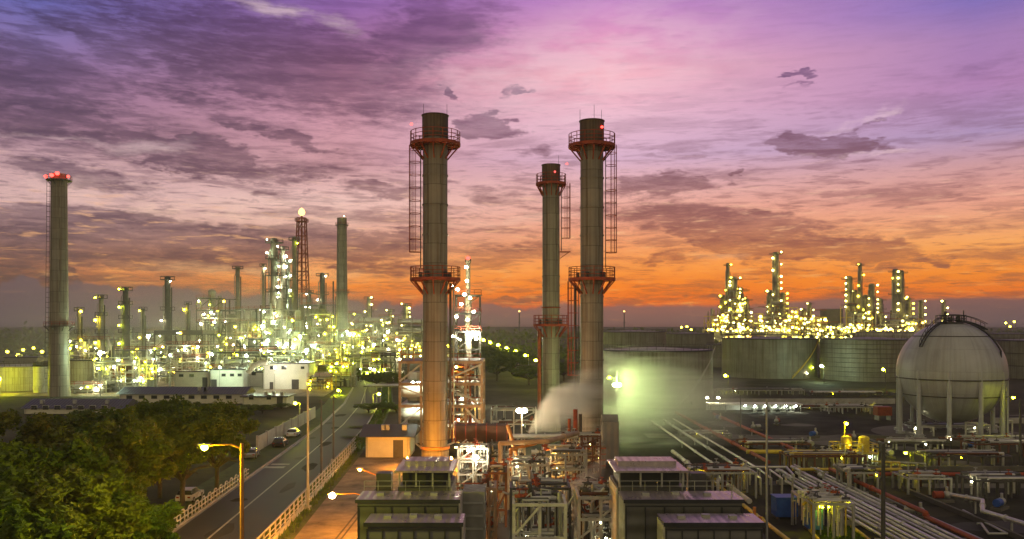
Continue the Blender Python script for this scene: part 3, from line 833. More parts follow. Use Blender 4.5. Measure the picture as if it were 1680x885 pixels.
# ------------------------------------------------------------------ boiler steelwork behind the left stack
YH = 138
t = thing('boiler_structure', 'open steel boiler structure lit from inside behind the left stack', 'steel structure', (X(725, YH), YH, 0))
x0, x1 = X(658, YH) - X(725, YH), X(791, YH) - X(725, YH)
zt = Z(592, YH); dz = zt / 4; D0, D1 = -1.5, 10
xs = [x0, x0 + 3.4, x0 + 6.8, x1 - 2.6, x1]
fr = MB()
for yy in (D0, D1):
    for x in xs: fr.box((x, yy, zt / 2), (.38, .38, zt))
for k in range(1, 5):
    z = dz * k
    for yy in (D0, D1): fr.box(((x0 + x1) / 2, yy - .003, z - .2), (x1 - x0 - .4, .3, .42))
    for x in xs: fr.box((x, (D0 + D1) / 2, z - .2), (.3, D1 - D0 - .4, .4))
fr.build('frame', 'boiler_steel', t)
br = MB()
for (a, b, k, s_) in ((0, 1, 0, 1), (0, 1, 1, 0), (0, 1, 3, 0), (3, 4, 1, 1), (2, 4, 2, 1), (2, 4, 3, 0), (2, 4, 0, 0), (0, 2, 2, 1)):
    z0, z1 = dz * k + .3, dz * (k + 1) - .5
    if s_: z0, z1 = z1, z0
    br.bar((xs[a], D0 - .3, z0), (xs[b], D0 - .3, z1), .26)
br.build('brace', 'white_steel', t)
for k in range(1, 5):
    po = MB().box2(x0 + .2, x1 - .2, D0 + .25, D1 - .25, dz * k, dz * k + .06).build('platform', 'dark_steel' if k == 4 else 'galv', t)
    railing(MB(), [(x0 + 7.4, D0 + .1, dz * k + .07), (x1 - .2, D0 + .1, dz * k + .07)], 1.1, r=.06).build('railing', 'red_lead', po)
railing(MB(), [(x0 + .2, D0 + .1, zt + .07), (x0 + 4.2, D0 + .1, zt + .07)], 2.0, r=.09).build('railing', 'orange_paint_and_light', t)
for z, xx in ((dz * 1.55, x0 + 2.0), (dz * 2.6, x0 + 2.0)):
    v = MB().cyl((xx - 1.4, 1.2, z), (xx + 1.8, 1.2, z), 1.15, None, 20); v.ball((xx - 1.4, 1.2, z), 1.15, 8, 20); v.ball((xx + 1.8, 1.2, z), 1.15, 8, 20)
    v.build('drum', 'tank_pale', t)
    lamp(t, (xx, -.9, z + 1.35), 'tube_cool', .34, 'floodlight'); lamp(t, (xx + .9, -.9, z + 1.35), 'tube_cool', .34, 'floodlight')
MB().box2(x0 + .6, x0 + 6, 4, 8, .2, dz * 3.4).build('casing', 'tank_pale', t)
for k in range(14):
    z = .8 + k * dz * 4 / 15; xx = x1 - 4.6 + RNG.uniform(-.4, .4); l = RNG.uniform(1.6, 4)
    MB().cyl((xx, .2 + RNG.random() * 3, z), (xx + l, .2 + RNG.random() * 3, z), RNG.uniform(.12, .34), None, 10).build('pipe', RNG.choice(['insul', 'red_lead', 'white_steel', 'orange_paint_and_light', 'insul']), t)
for k in range(7):
    xx = x1 - 5 + k * .75; MB().cyl((xx, 1.4 + RNG.random() * 3, .3), (xx, 1.4 + RNG.random() * 3, zt - RNG.uniform(.5, 4)), RNG.uniform(.12, .3), None, 10).build('riser_pipe', RNG.choice(['insul', 'rust', 'white_steel', 'red_lead']), t)
for k, (px, py, yy) in enumerate([(748, 603, 1), (768, 622, 2), (757, 655, 1), (776, 668, 2), (752, 690, .5), (770, 715, 1.2), (748, 735, .2), (783, 735, 0), (668, 735, .2), (690, 742, 0)]):
    lamp(t, (X(px, YH) - X(725, YH), yy, Z(py, YH)), 'sodium_small' if k % 3 == 0 else 'lamp_white', .2)
st = MB()
for k in range(3):
    za, zb = dz * k, dz * (k + 1); xa, xb = (x1 - 4.5, x1 - .8) if k % 2 else (x1 - .8, x1 - 4.5)
    for e in (0, .9): st.bar((xa, D0 + .8 + e, za), (xb, D0 + .8 + e, zb), .22)
    for q in range(10): st.box((xa + (xb - xa) * (q + .5) / 10, D0 + 1.25, za + (zb - za) * (q + .5) / 10), (.3, .85, .05))
st.build('stair', 'galv', t)
lamp(t, (X(781, 101) - X(725, YH), 101 - YH, Z(751, 101)), 'flood_main', .30)
MB().cyl((X(781, 101) - X(725, YH), 101 - YH + .25, 0), (X(781, 101) - X(725, YH), 101 - YH + .25, Z(755, 101)), .1, None, 6).build('lamp_post', 'galv', t)

# slim vent tower behind it, with red lamp and the big floodlight
YV = 215
t = thing('vent_tower', 'slim lit tower with a red lamp on its mast behind the left stack', 'tower', (X(768, YV), YV, 0))
MB().lathe([(.9, 0), (.9, Z(490, YV)), (.55, Z(486, YV)), (.55, Z(432, YV)), (.75, Z(431, YV)), (.75, Z(425, YV))], 16).build('mast', 'grey_steel', t)
fr = MB(); zz = Z(486, YV); hw = 3.0
for sx in (-hw, hw):
    for sy in (-2.5, 2.5): fr.box((sx, sy, zz / 2), (.3, .3, zz))
for k in range(1, 7):
    z = zz * k / 6
    for s_ in (-1, 1): fr.box((0, 2.5 * s_, z), (2 * hw, .25, .3)); fr.box((hw * s_, 0, z), (.25, 5, .3))
    fr.bar((-hw, -2.5, z - zz / 6), (hw, -2.5, z), .2)
fr.build('frame', 'dark_steel', t)
for k in (2, 4, 5, 6):
    po = MB().box((0, 0, zz * k / 6 + .2), (7, 6, .12)).build('platform', 'dark_steel', t)
    railing(MB(), [(-3.4, -2.9, zz * k / 6 + .26), (3.4, -2.9, zz * k / 6 + .26)], 1.2, r=.07).build('railing', 'rust', po)
for px, py in ((766, 440), (767, 462), (745, 470), (752, 476), (763, 484), (772, 490), (758, 500), (778, 512), (750, 520), (768, 525), (782, 556), (745, 552), (771, 590)):
    lamp(t, (X(px, YV) - X(768, YV), -3.0, Z(py, YV)), 'lamp_white', .38)
lamp(t, (0, -.6, Z(424, YV)), 'beacon', .55, 'beacon_light')
for e in (-1.1, 0, 1.1): lamp(t, (X(775, YV) - X(768, YV) + e, -3.4, Z(549, YV)), 'flood_main', .42)

# ------------------------------------------------------------------ pipe rack and machinery between the filter houses
t = thing('turbine_duct', 'rust brown rectangular duct crossing in front of the left stack base', 'duct', (X(790, 112), 112, Z(710, 112)))
w = X(834, 112) - X(750, 112)
MB().box((0, 0, 0), (w, 2.4, 2.1)).build('casing', 'rust_dark', t)
ribs = MB()
for k in range(6): ribs.box((-w / 2 + w * k / 5, 0, 0), (.14, 2.6, 2.3))
ribs.build('stiffener', 'rust', t)
for e in (-.4, .4):
    MB().box((e * w, 0, -Z(710, 112) / 2 - .5), (.3, .3, Z(710, 112) - 1.1)).build('leg', 'dark_steel', t)


def pipe(label, pts, r, m_, cat='pipe', group=None, flanges=True, n=10, legs=()):
    """a steel pipe run: body, flanges and legs"""
    o = Vector(pts[0]); t = thing('pipe', label, cat, (o.x, o.y, 0), 0, group)
    P = [(p[0] - o.x, p[1] - o.y, p[2]) for p in pts]
    MB().tube(P, r, n).build('pipe_body', m_, t)
    if flanges:
        for a, b in zip(P, P[1:]):
            a, b = Vector(a), Vector(b); L_ = (b - a).length
            for k in range(1, max(2, int(L_ / 9))):
                c = a.lerp(b, k / max(2, int(L_ / 9))); d = (b - a).normalized() * .07; MB().cyl(c - d, c + d, r * 1.45, None, n).build('flange', m_, t)
    for (x, y, z) in legs: MB().box((x - o.x, y - o.y, (z - r) / 2), (.16, .16, z - r)).build('leg', 'galv', t)
    return t


yy = 96
pipe('fat orange vertical pipe bending right at its top beside the rust duct', [(X(821, yy), yy, 0), (X(821, yy), yy, Z(728, yy)), (X(900, yy), yy, Z(724, yy)), (X(948, yy + 6), yy + 6, Z(722, yy))], .28, 'boiler_steel')
pipe('thinner orange pipe rising behind the fat orange pipe', [(X(838, yy + 3), yy + 3, 0), (X(838, yy + 3), yy + 3, Z(738, yy + 3)), (X(880, yy + 3), yy + 3, Z(733, yy))], .22, 'orange_paint_and_light')
pipe('slanting orange pipe leaning against the rack behind the left end of the plume', [(X(833, 104), 104, Z(698, 104)), (X(860, 102), 102, Z(790, 102))], .26, 'orange_paint_and_light', flanges=False)
pipe('pale upright pipe with a wide body beside the slanting orange pipe', [(X(856, 99), 99, 0), (X(856, 99), 99, Z(735, 99))], .45, 'insul')
pipe('pale upright pipe farther right in the rack', [(X(887, 103), 103, 0), (X(887, 103), 103, Z(742, 103)), (X(872, 103), 103, Z(742, 103))], .28, 'insul')
pipe('long pale header pipe lying across the top of the rack', [(X(840, 108), 108, Z(716, 108)), (X(948, 108), 108, Z(716, 108))], .30, 'insul', legs=[(X(842, 108), 108, Z(716, 108)), (X(946, 108), 108, Z(716, 108))])
for k, (px, m_, r, lab) in enumerate([(944, 'rust', .30, 'rust red upright pipe left of the steaming stack, leftmost of three'), (952, 'dark_steel', .24, 'dark upright pipe in the middle of three left of the steaming stack'), (934, 'red_lead', .22, 'thin red upright pipe before the steaming stack')]):
    pipe(lab, [(X(px, 116 + k), 116 + k, 0), (X(px, 116 + k), 116 + k, Z(672 + 9 * k, 116))], r, m_)

def rack(label, px0, px1, y, pt, depth, rows, m_, brace=True, seed=1, npipes=10, nl=3, lm='lamp_white', cat='pipe rack', lr=.1, pcol=('insul', 'galv', 'galv', 'dark_steel', 'insul', 'galv', 'rust_pipe'), pr=(.045, .15)):
    rn = random.Random(seed); xc = X((px0 + px1) / 2, y)
    npipes = int(npipes * 2.2); t = thing('pipe_rack', label, cat, (xc, y, 0)); w = (px1 - px0) / F * y; h = Z(pt, y)
    fr = MB(); nb = max(2, int(w / 3))
    for k in range(nb + 1):
        for yy in (0, depth): fr.box((-w / 2 + w * k / nb, yy, h / 2), (.22, .22, h))
    for r in range(1, rows + 1):
        z = h * r / rows
        for yy in (0, depth): fr.box((0, yy - .003, z - .11), (w - .24, .2, .22))
        for k in range(nb + 1): fr.box((-w / 2 + w * k / nb, depth / 2, z - .11), (.18, depth - .24, .2))
    fr.build('frame', m_, t)
    if brace:
        b = MB()
        for r in range(rows):
            k = r % nb; b.bar((-w / 2 + w * k / nb + .1, -.17, h * r / rows + .2), (-w / 2 + w * (k + 1) / nb - .1, -.17, h * (r + 1) / rows - .3), .15)
        b.build('brace', m_, t)
    for k in range(npipes):
        r = rn.uniform(*pr); z = h * rn.randint(1, rows) / rows + r + .02; yy = rn.uniform(.2, depth - .2); a = -w / 2 + rn.random() * w * .3; b2 = w / 2 - rn.random() * w * .35
        q = rn.random()
        if q < .4: pts = [(a, yy, z), (b2, yy, z)]
        elif q < .75: pts = [(a, yy, max(.2, z - rn.uniform(1, 3))), (a, yy, z), (b2, yy, z), (b2, yy, max(.2, z - rn.uniform(1, 4)))]
        else: xx = rn.uniform(-w / 2, w / 2); pts = [(xx, yy, .2), (xx, yy, h * rn.uniform(.7, 1.15)), (xx + rn.uniform(-1, 1), yy, h * rn.uniform(.7, 1.15))]
        MB().tube(pts, r, 8).build('pipe', rn.choice(pcol), t)
    for k in range(max(2, npipes // 3)):   # valves: body with hand wheel
        xx, yy, z = rn.uniform(-w / 2, w / 2), rn.uniform(0, depth), h * rn.randint(1, rows) / rows + .3
        v = MB().ball((xx, yy, z), .22, 6, 8).cyl((xx, yy, z), (xx, yy, z + .5), .05, None, 6).ring((xx, yy, z + .5), .2, .035, 12, 4); v.cyl((xx - .35, yy, z), (xx + .35, yy, z), .13, None, 8)
        v.build('valve', rn.choice(['red_lead', 'dark_steel', 'galv']), t)
    for k in range(nl): lamp(t, (rn.uniform(-w / 2, w / 2), rn.uniform(-.2, depth), h * (rn.randint(1, rows)) / rows - .35), lm, lr)
    return t


rack('pale steel frame with one diagonal brace at the bottom centre of the view', 843, 928, 61, 826, 3.2, 3, 'white_steel', seed=3, npipes=16, nl=5, lr=.08)
rack('cluttered bright pipe frame beside the cream flank of the right filter house', 950, 1022, 66, 815, 4, 4, 'white_steel', seed=5, npipes=22, nl=7, lr=.09)
rack('bright narrow pipe frame right of the left filter house', 793, 812, 70, 800, 3, 4, 'boiler_steel', seed=9, npipes=9, nl=3, lr=.08)
rack('dense lit grey pipe rack below the plume, the tall left one', 834, 900, 92, 762, 5, 3, 'galv', seed=12, npipes=20, nl=5, lm='lamp_white', lr=.14)
rack('dense grey pipe rack below the plume, the right one', 893, 962, 98, 745, 6, 3, 'galv', seed=15, npipes=22, nl=5, lm='sodium_small', lr=.13)
rack('low lit pipe rack under the rust duct', 752, 800, 105, 735, 4, 3, 'galv', seed=19, npipes=14, nl=4, lr=.13)
rack('long far pipe bridge behind the bright floodlight', 806, 880, 150, 672, 5, 2, 'galv', seed=22, npipes=8, nl=1, lr=.12)
rack('white clutter of piping at the foot of the steaming stack', 930, 1010, 84, 800, 4, 3, 'white_steel', seed=29, npipes=16, nl=3, lr=.09)
rack('dim pipe rack filling the gap behind the pale steel frame', 838, 935, 72, 800, 4, 3, 'dark_steel', seed=61, npipes=18, nl=4, lr=.08)
rack('rust coloured pipe rack left of the fat orange pipe', 800, 830, 84, 775, 4, 3, 'rust_pipe', seed=62, npipes=9, nl=3, lr=.09)
rack('tall narrow pipe rack standing right in front of the steaming stack', 925, 985, 112, 715, 4, 4, 'rust_pipe', seed=63, npipes=14, nl=3, lm='sodium_small', lr=.1)
rack('dark rack below the right end of the rust duct', 805, 850, 110, 728, 4, 3, 'dark_steel', seed=64, npipes=10, nl=3, lr=.12)
# red railed walkway
t = thing('walkway', 'short walkway with orange red railings right of the left filter house', 'walkway', (X(772, 74), 74, 0)); zz = Z(806, 74); w = 60 / F * 74
po = MB().box((0, 0, zz - .1), (w, 1.2, .12)).build('deck', 'white_steel', t)
railing(MB(), [(-w / 2, -.5, zz - .04), (w / 2, -.5, zz - .04)], .8, r=.06, step=.5).build('railing', 'red_lead', t)
for e in (-.45, .45): MB().box((e * w, 0, (zz - .16) / 2), (.18, .18, zz - .16)).build('leg', 'galv', t)
lamp(t, (.4, -.3, zz - .5), 'lamp_white', .1)
# generator silencer duct beside the steaming stack
t = thing('silencer_box', 'tall grey silencer box standing against the right side of the steaming stack', 'silencer', (X(1000, 126), 126, 0)); zz = Z(690, 126)
MB().box((0, 0, zz / 2), (2.4, 3.4, zz)).build('casing', 'clad_grey', t)
MB().cyl((-1.2, 0, zz), (1.2, 0, zz), .9, None, 20).build('crown_duct', 'clad_grey', t)
t = thing('stack_base_duct', 'tall dark metal transition duct under the steaming stack', 'duct', (X(973, 120), 120, 0)); zz = Z(728, 120)
MB().box((0, 0, zz / 2), (3.0, 4, zz)).build('casing', 'grey_steel', t)
f_ = MB()
for k in range(4): f_.box((0, 0, zz * (k + .5) / 4), (3.2, 4.2, .16))
f_.build('stiffener', 'rust', t)
# floodlight post with the star-bright lamp
t = thing('floodlight_post', 'brilliant white floodlight on a post left of the plume', 'floodlight', (X(856, 128), 128, 0)); zz = Z(674, 128)
MB().cyl((0, .3, 0), (0, .3, zz + .2), .12, None, 8).build('pole', 'galv', t)
MB().bar((-.7, .2, zz + .25), (.7, .2, zz + .25), .1).build('bracket', 'galv', t)
for e in (-.42, .42): lamp(t, (e, -.1, zz), 'flood_post', .42)
t = thing('floodlight_post', 'cool white floodlight on a tall post shining inside the steam plume', 'floodlight', (X(1012, 143), 143, 0)); zz = Z(632, 143)
MB().cyl((0, .3, 0), (0, .3, zz + 2.4), .12, None, 8).build('pole', 'galv', t)
MB().bar((-.7, .2, zz + .3), (.7, .2, zz + .3), .1).build('bracket', 'galv', t)
for e in (-.35, .35): lamp(t, (e, -.1, zz), 'plume_lamp', .32)
lamp(t, (X(1000, 143) - X(1012, 143), 0, Z(620, 143)), 'lamp_lime', .3)
MB().tube([(0, .3, Z(620, 143)), (X(1000, 143) - X(1012, 143), .3, Z(620, 143))], .05, 5).build('arm', 'galv', t)

# ------------------------------------------------------------------ steam
def vol(name, dens, path, thr, stretch):
    """soft steam: density fades away from the plume's own curved axis (in object space) and breaks into drawn-out wisps"""
    P = [(Vector((X(a, y), y, Z(b, y))), r) for a, b, y, r in path]; o = P[0][0]; L_ = (P[-1][0] - o).x
    m = bpy.data.materials.new(name); m.use_nodes = True
    nt = m.node_tree; nt.nodes.remove(nt.nodes['Principled BSDF'])
    def nd(t, **k):
        n = nt.nodes.new(t)
        for q, w in k.items(): setattr(n, q, w)
        return n
    def mt(op, p, q=None):
        n = nd('ShaderNodeMath', operation=op)
        for i, w in enumerate((p, q)):
            if w is None: continue
            if isinstance(w, (int, float)): n.inputs[i].default_value = w
            else: nt.links.new(w, n.inputs[i])
        return n.outputs[0]
    v = nd('ShaderNodeVolumePrincipled'); v.inputs['Color'].default_value = (.97, .96, .92, 1); v.inputs['Anisotropy'].default_value = .1
    tc = nd('ShaderNodeTexCoord'); sp = nd('ShaderNodeSeparateXYZ'); nt.links.new(tc.outputs['Object'], sp.inputs[0])
    u = mt('DIVIDE', sp.outputs[0], L_)
    def curve(vals):
        hi, lo = max(vals), min(vals); r = nd('ShaderNodeValToRGB'); cr = r.color_ramp
        while len(cr.elements) < len(P): cr.elements.new(.5)
        for e, (p, _), w in zip(cr.elements, P, vals):
            e.position = max(0, min(1, (p - o).x / L_)); e.color = ((w - lo) / (hi - lo),) * 3 + (1,)
        nt.links.new(u, r.inputs[0]); return mt('ADD', mt('MULTIPLY', r.outputs[0], hi - lo), lo)
    zc = curve([(p - o).z for p, _ in P]); yc = curve([(p - o).y for p, _ in P]); rr = curve([r for _, r in P])
    dz_ = mt('DIVIDE', mt('SUBTRACT', sp.outputs[2], zc), rr); dy_ = mt('DIVIDE', mt('SUBTRACT', sp.outputs[1], yc), rr)
    mp = nd('ShaderNodeMapping'); mp.inputs['Scale'].default_value = stretch; mp.inputs['Rotation'].default_value = (0, -.12, 0); nt.links.new(tc.outputs['Object'], mp.inputs[0])
    n = nd('ShaderNodeTexNoise'); n.inputs['Scale'].default_value = 1; n.inputs['Detail'].default_value = 4; n.inputs['Distortion'].default_value = .6; nt.links.new(mp.outputs[0], n.inputs['Vector'])
    d = mt('SQRT', mt('ADD', mt('MULTIPLY', dz_, dz_), mt('MULTIPLY', dy_, dy_)))
    d = mt('ADD', d, mt('MULTIPLY', mt('SUBTRACT', n.outputs[0], .5), 1.9))
    f = nd('ShaderNodeMapRange', interpolation_type='SMOOTHSTEP'); nt.links.new(d, f.inputs[0])
    for i, x in enumerate((1.0, thr, 0, 1)): f.inputs[i + 1].default_value = x
    e = nd('ShaderNodeValToRGB'); cr = e.color_ramp; nt.links.new(u, e.inputs[0])
    for _ in range(4): cr.elements.new(.5)
    for q, (p, w) in zip(cr.elements, ((0, 1), (.1, .8), (.3, .46), (.5, .23), (.78, .11), (1, 0))): q.position = p; q.color = (w, w, w, 1)
    dn = mt('MULTIPLY', mt('MULTIPLY', f.outputs[0], e.outputs[0]), dens)
    nt.links.new(dn, v.inputs['Density']); nt.links.new(v.outputs[0], nt.nodes['Material Output'].inputs['Volume'])
    M[name] = m


def plume(name, label, path, vname):
    """soft tapering body of steam through (px, py, y, radius) stations"""
    P = [(Vector((X(a, y), y, Z(b, y))), r) for a, b, y, r in path]
    o = P[0][0]; n = 16; vs = []; fs = []
    for i, (p, r) in enumerate(P):
        r *= 1.45; d = (P[min(i + 1, len(P) - 1)][0] - P[max(i - 1, 0)][0]).normalized(); u = Vector((0, 1, 0)); w = d.cross(u).normalized()
        for k in range(n):
            a = 2 * PI * k / n; rr = r * (1 + .10 * math.sin(3 * a + i) + .06 * math.sin(5 * a - 2 * i))
            q = p - o + u * math.cos(a) * rr * .8 + w * math.sin(a) * rr; vs.append(q)
    for i in range(len(P) - 1):
        fs += [(i * n + k, i * n + (k + 1) % n, (i + 1) * n + (k + 1) % n, (i + 1) * n + k) for k in range(n)]
    fs += [tuple(range(n - 1, -1, -1)), tuple((len(P) - 1) * n + k for k in range(n))]
    ob = MB().add(vs, fs, True).build(name, vname, None, o)
    return tag(ob, label, 'steam', None, 'stuff')


P1 = [(866, 710, 122, .4), (880, 692, 122.5, 2.0), (905, 674, 123.5, 3.6), (940, 660, 126, 4.8), (985, 652, 132, 6.4), (1040, 650, 138, 8.0), (1100, 656, 141, 8.6), (1160, 662, 143, 8.6), (1235, 668, 145, 8)]
P2 = [(925, 808, 82, .2), (950, 792, 82.5, .9), (970, 778, 83, 1.3), (988, 760, 83.5, 1.5), (1000, 740, 84, 1.2)]
vol('steam', .72, P1, .0, (.045, .22, .42)); vol('steam_thin', 1.3, P2, .1, (.35, .5, .6))
plume('steam_plume', 'long blurred steam plume blowing right from the pipe rack across the stack', P1, 'steam')
plume('steam_plume', 'small wisp of steam at the foot of the right stack', P2, 'steam_thin')
# ------------------------------------------------------------------ sphere tank
YS = 155.5; xs_, R_ = X(1560, YS), 9.15; zc = Z(611, YS)
t = thing('sphere_tank', 'big grey sphere tank on legs at the right with a dark stair over its top', 'sphere tank', (xs_, YS, 0))
MB().ball((0, 0, zc), R_, 40, 72).build('shell', 'sphere_grey', t)
for z, r in ((zc - 1.0, .12), (zc - 4.0, .1)):
    rr = math.sqrt(R_ ** 2 - (z - zc) ** 2); MB().ring((0, 0, z), rr + .08, r, 72, 6).build('band', 'dark_steel', t)
m_seam = MB()
for z in (zc + 6.6,): m_seam.ring((0, 0, z), math.sqrt(R_ ** 2 - 6.6 ** 2) + .05, .09, 60, 6)
m_seam.build('water_ring', 'dark_steel', t)
for k in range(11):
    a = 2 * PI * (k + .37) / 11; c, s_ = math.cos(a) * (R_ - .25), math.sin(a) * (R_ - .25)
    MB().cyl((c, s_, 0), (c, s_, zc + .3), .38, None, 14).cyl((c, s_, 0), (c, s_, .5), .8, None, 14).ball((c, s_, zc + .3), .38, 6, 14).build('leg', 'sphere_grey', t)
# meridian stair: hugs the shell on the left side and comes down on the right as a straight pipe
st = MB(); pts = []
for k in range(20):
    ph = math.radians(150 - k * 5); pts.append(((R_ + .35) * math.cos(ph) * .9, -(R_ + .35) * abs(math.cos(ph)) * .43, zc + (R_ + .35) * math.sin(ph)))
for dy_ in (0, -.9):
    st.tube([(p[0], p[1] + dy_, p[2]) for p in pts], .13, 6); st.tube([(p[0], p[1] + dy_, p[2] + 1.0) for p in pts], .06, 5)
for p in pts: st.bar(p, (p[0], p[1] - .9, p[2]), .12); st.bar(p, (p[0], p[1], p[2] + 1), .07)
st.build('stair', 'rim_black', t)
dn = MB(); ph = math.radians(30); d2 = MB()
arc = []
for k in range(12):
    a = math.radians(85 - k * 5.4); arc.append(((R_ + .3) * math.cos(a) * .62, -(R_ + .3) * math.cos(a) * .785, zc + (R_ + .3) * math.sin(a)))
arc += [(arc[-1][0], arc[-1][1], 0)]
d2.tube(arc, .17, 8); d2.build('riser_pipe', 'rim_black', t)
po = MB().annulus((0, 0, zc + R_ - .2), .6, 2.6, .2, 20).build('platform', 'rim_black', t)
q = MB()
for k in range(10): a = k * PI / 5; q.cyl((2.5 * math.cos(a), 2.5 * math.sin(a), zc + R_), (2.5 * math.cos(a), 2.5 * math.sin(a), zc + R_ + 1.2), .07, None, 5)
for h in (.6, 1.2): q.ring((0, 0, zc + R_ + h), 2.5, .06, 24, 5)
q.build('railing', 'rim_black', po)
for (x, y, h, r) in ((-1.2, -.3, 1.9, .3), (1.5, .3, 1.3, .35), (.3, .8, .9, .4), (-.4, -1, 1.2, .16), (2.0, -.6, 2.1, .1)): MB().cyl((x, y, zc + R_ - .1), (x, y, zc + R_ + h), r, None, 10).build('valve', 'dark_steel', po)
for k, (px, py) in enumerate([(1500, 655), (1590, 700), (1570, 695), (1626, 690)]):
    MB().tube([(X(px, YS) - xs_, -3, 0), (X(px, YS) - xs_, -3, 1.6 + .4 * k), (X(px, YS) - xs_ + 1.8, -3.5, 1.6 + .4 * k), (X(px, YS) - xs_ + 1.8, -3.5, 0)], .16, 8).build('bottom_pipe', 'insul', t)


# ------------------------------------------------------------------ storage tanks
def tank(label, px, w, yc, ptop, m_='tank_grey', rings=0, stairs=True, girder='rim_black', lampat=()):
    r = w / 2 / F * yc; t = thing('storage_tank', label, 'storage tank', (X(px, yc), yc, 0), 0, 'storage tanks')
    h = Z(ptop, yc - r)
    MB().lathe([(r, 0), (r, 0), (r, h), (r, h), (r * .97, h + .05), (0.01, h + r * .05)], 72, cap=False).build('shell', m_, t)
    g_ = MB().ring((0, 0, h + .02), r + .12, .2, 72, 6)
    for k in range(rings): g_.ring((0, 0, h * (k + 1) / (rings + 1)), r + .04, .1, 72, 5)
    g_.build('girder', girder, t)
    q = MB(); n = 40
    for k in range(n): a = 2 * PI * k / n; q.cyl((r * math.cos(a), r * math.sin(a), h), (r * math.cos(a), r * math.sin(a), h + 1.1), .06, None, 4)
    for z in (.55, 1.1): q.ring((0, 0, h + z), r, .05, 60, 4)
    q.build('railing', 'dark_steel', t)
    if stairs:
        s_ = MB(); pts = []
        for k in range(22):
            a = -PI * .45 + k * .045 * (10 / r) ** .5 * 1.2; pts.append(((r + .5) * math.cos(a), (r + .5) * math.sin(a), .3 + (h - .3) * k / 21))
        s_.tube(pts, .16, 6); s_.tube([(p[0] * 1.03, p[1] * 1.03, p[2] + 1) for p in pts], .07, 5)
        for p in pts: s_.bar(p, (p[0] * 1.03, p[1] * 1.03, p[2] + 1), .07)
        s_.build('stair', 'yellow_paint_and_light' if stairs == 'y' else 'galv', t)
    for k in range(3):
        a = -PI / 2 + (k - 1) * .5; MB().cyl((r * math.cos(a), r * math.sin(a), 1.4), ((r + .25) * math.cos(a), (r + .25) * math.sin(a), 1.4), .55, None, 14).build('manhole', m_, t)
    for (ax, z, m2, rr) in lampat:
        a = math.radians(ax); lamp(t, ((r + .5) * math.cos(a), (r + .5) * math.sin(a), z), m2, rr)
    return t


tank('wide dim grey storage tank behind the steam plume', 1076, 182, 214, 577, 'tank_grey', 1)
tank('wide grey storage tank with a lit yellow stair, left of the dark ringed one', 1262, 152, 328, 557, 'tank_grey', 0, 'y', lampat=[(-50, 4, 'lamp_lime', .3), (-60, 2, 'lamp_white', .2)])
tank('dark storage tank ringed with many wind girders behind the sphere', 1424, 148, 310, 558, 'tank_grey', 8, True, 'dark_steel')
tank('storage tank cut by the right edge of the view behind the sphere', 1700, 120, 320, 560, 'tank_grey', 2)
tank('far dark tank directly right of the right stack', 1036, 112, 420, 545, 'tank_grey', 0, False)
tank('low far tank seen over the rim of the plume tank', 1128, 86, 470, 548, 'tank_grey', 1, False)
tank('small dark tank between plume tank and the yellow stair tank', 1180, 40, 400, 566, 'tank_grey', 0, False)
tank('far pale low tank just above the dark ringed tank', 1434, 56, 560, 545, 'tank_pale', 0, False)
tank('far pale low tank beside the left rim of the sphere', 1480, 60, 600, 546, 'tank_pale', 0, False)
tank('distant domed tank glowing dull green in the bright refinery', 1364, 36, 965, 508, 'tank_grey', 0, False)
tank('far tank beyond the right side of the sphere tank', 1650, 70, 520, 548, 'tank_grey', 0, False)
tank('pale green lit storage tank at the left edge of the view', 28, 96, 262, 603, 'tank_pale', 0, False, 'galv')
tank('pale narrow tank standing right against the tall left chimney', 146, 62, 275, 592, 'tank_pale', 0, True)
tank('small pale tank between the left edge tank and the tall chimney', 68, 24, 250, 601, 'tank_pale', 0, True)
t = arm_lamp('yellow floodlight glaring on the pale tank at the left edge', X(24, 250), 243, Z(621, 243), (0, -.8), 'galv', 'street_yellow', .6, 0, .1)

# low wall around the tank farm, pale shed and lit strip
def bund(label, a, b, h, th=.4, m_='pale_concrete'):
    a, b = Vector(a), Vector(b); d = b - a
    o = MB().box((0, 0, h / 2), (d.length, th, h)).build('bund_wall', m_, None, ((a.x + b.x) / 2, (a.y + b.y) / 2, 0), math.atan2(d.y, d.x))
    return tag(o, label, 'bund wall', 'low bund walls of the tank farm')


bund('long low bund wall in front of the storage tanks', (X(1165, 210), 214), (X(1480, 210), 214), 1.3, .5, 'concrete')
bund('low wall running away on the left side of the tank farm', (X(1165, 210), 214), (X(1150, 300), 300), 1.3, .5, 'concrete')
bund('low wall at the right of the sphere tank', (X(1640, 170), 172), (X(1800, 170), 172), 1.1, .5, 'concrete')
t = thing('canopy_shed', 'long low pale canopy lit white underneath in front of the yellow stair tank', 'canopy', (X(1240, 193), 193, 0)); w = 152 / F * 193; zz = Z(664, 193)
MB().box((0, 2.0, zz), (w, 5.0, .25)).build('roof', 'white_wall', t)
MB().box((0, 4.3, zz / 2), (w - .4, .2, zz - .26)).build('wall', 'white_wall', t)
pm = MB().box((0, 0, 0), (.2, .2, zz - .3)).mesh('post', 'galv')
for k in range(7): link('post', pm, t, (-w / 2 + .3 + (w - .6) * k / 6, .1, zz / 2))
for k in range(5): MB().ball((w * (.02 + .1 * k), 2, .8), .75, 6, 10).cyl((w * (.02 + .1 * k), 2, 0), (w * (.02 + .1 * k), 2, .8), .5, None, 10).build('pump', 'galv', t)
for k in range(6): lamp(t, (-w * .1 + w * .11 * k, 1.0, zz - .4), 'tube_cool', .22)
for k in range(2):
    t = arm_lamp('white lamp on a post at the left end of the pale canopy, %s one' % ('near' if k else 'far'), X(1163 + k * 18, 196), 196, Z(652, 196), (-.4, 0), 'galv', 'lamp_white', .3, 0, .08)

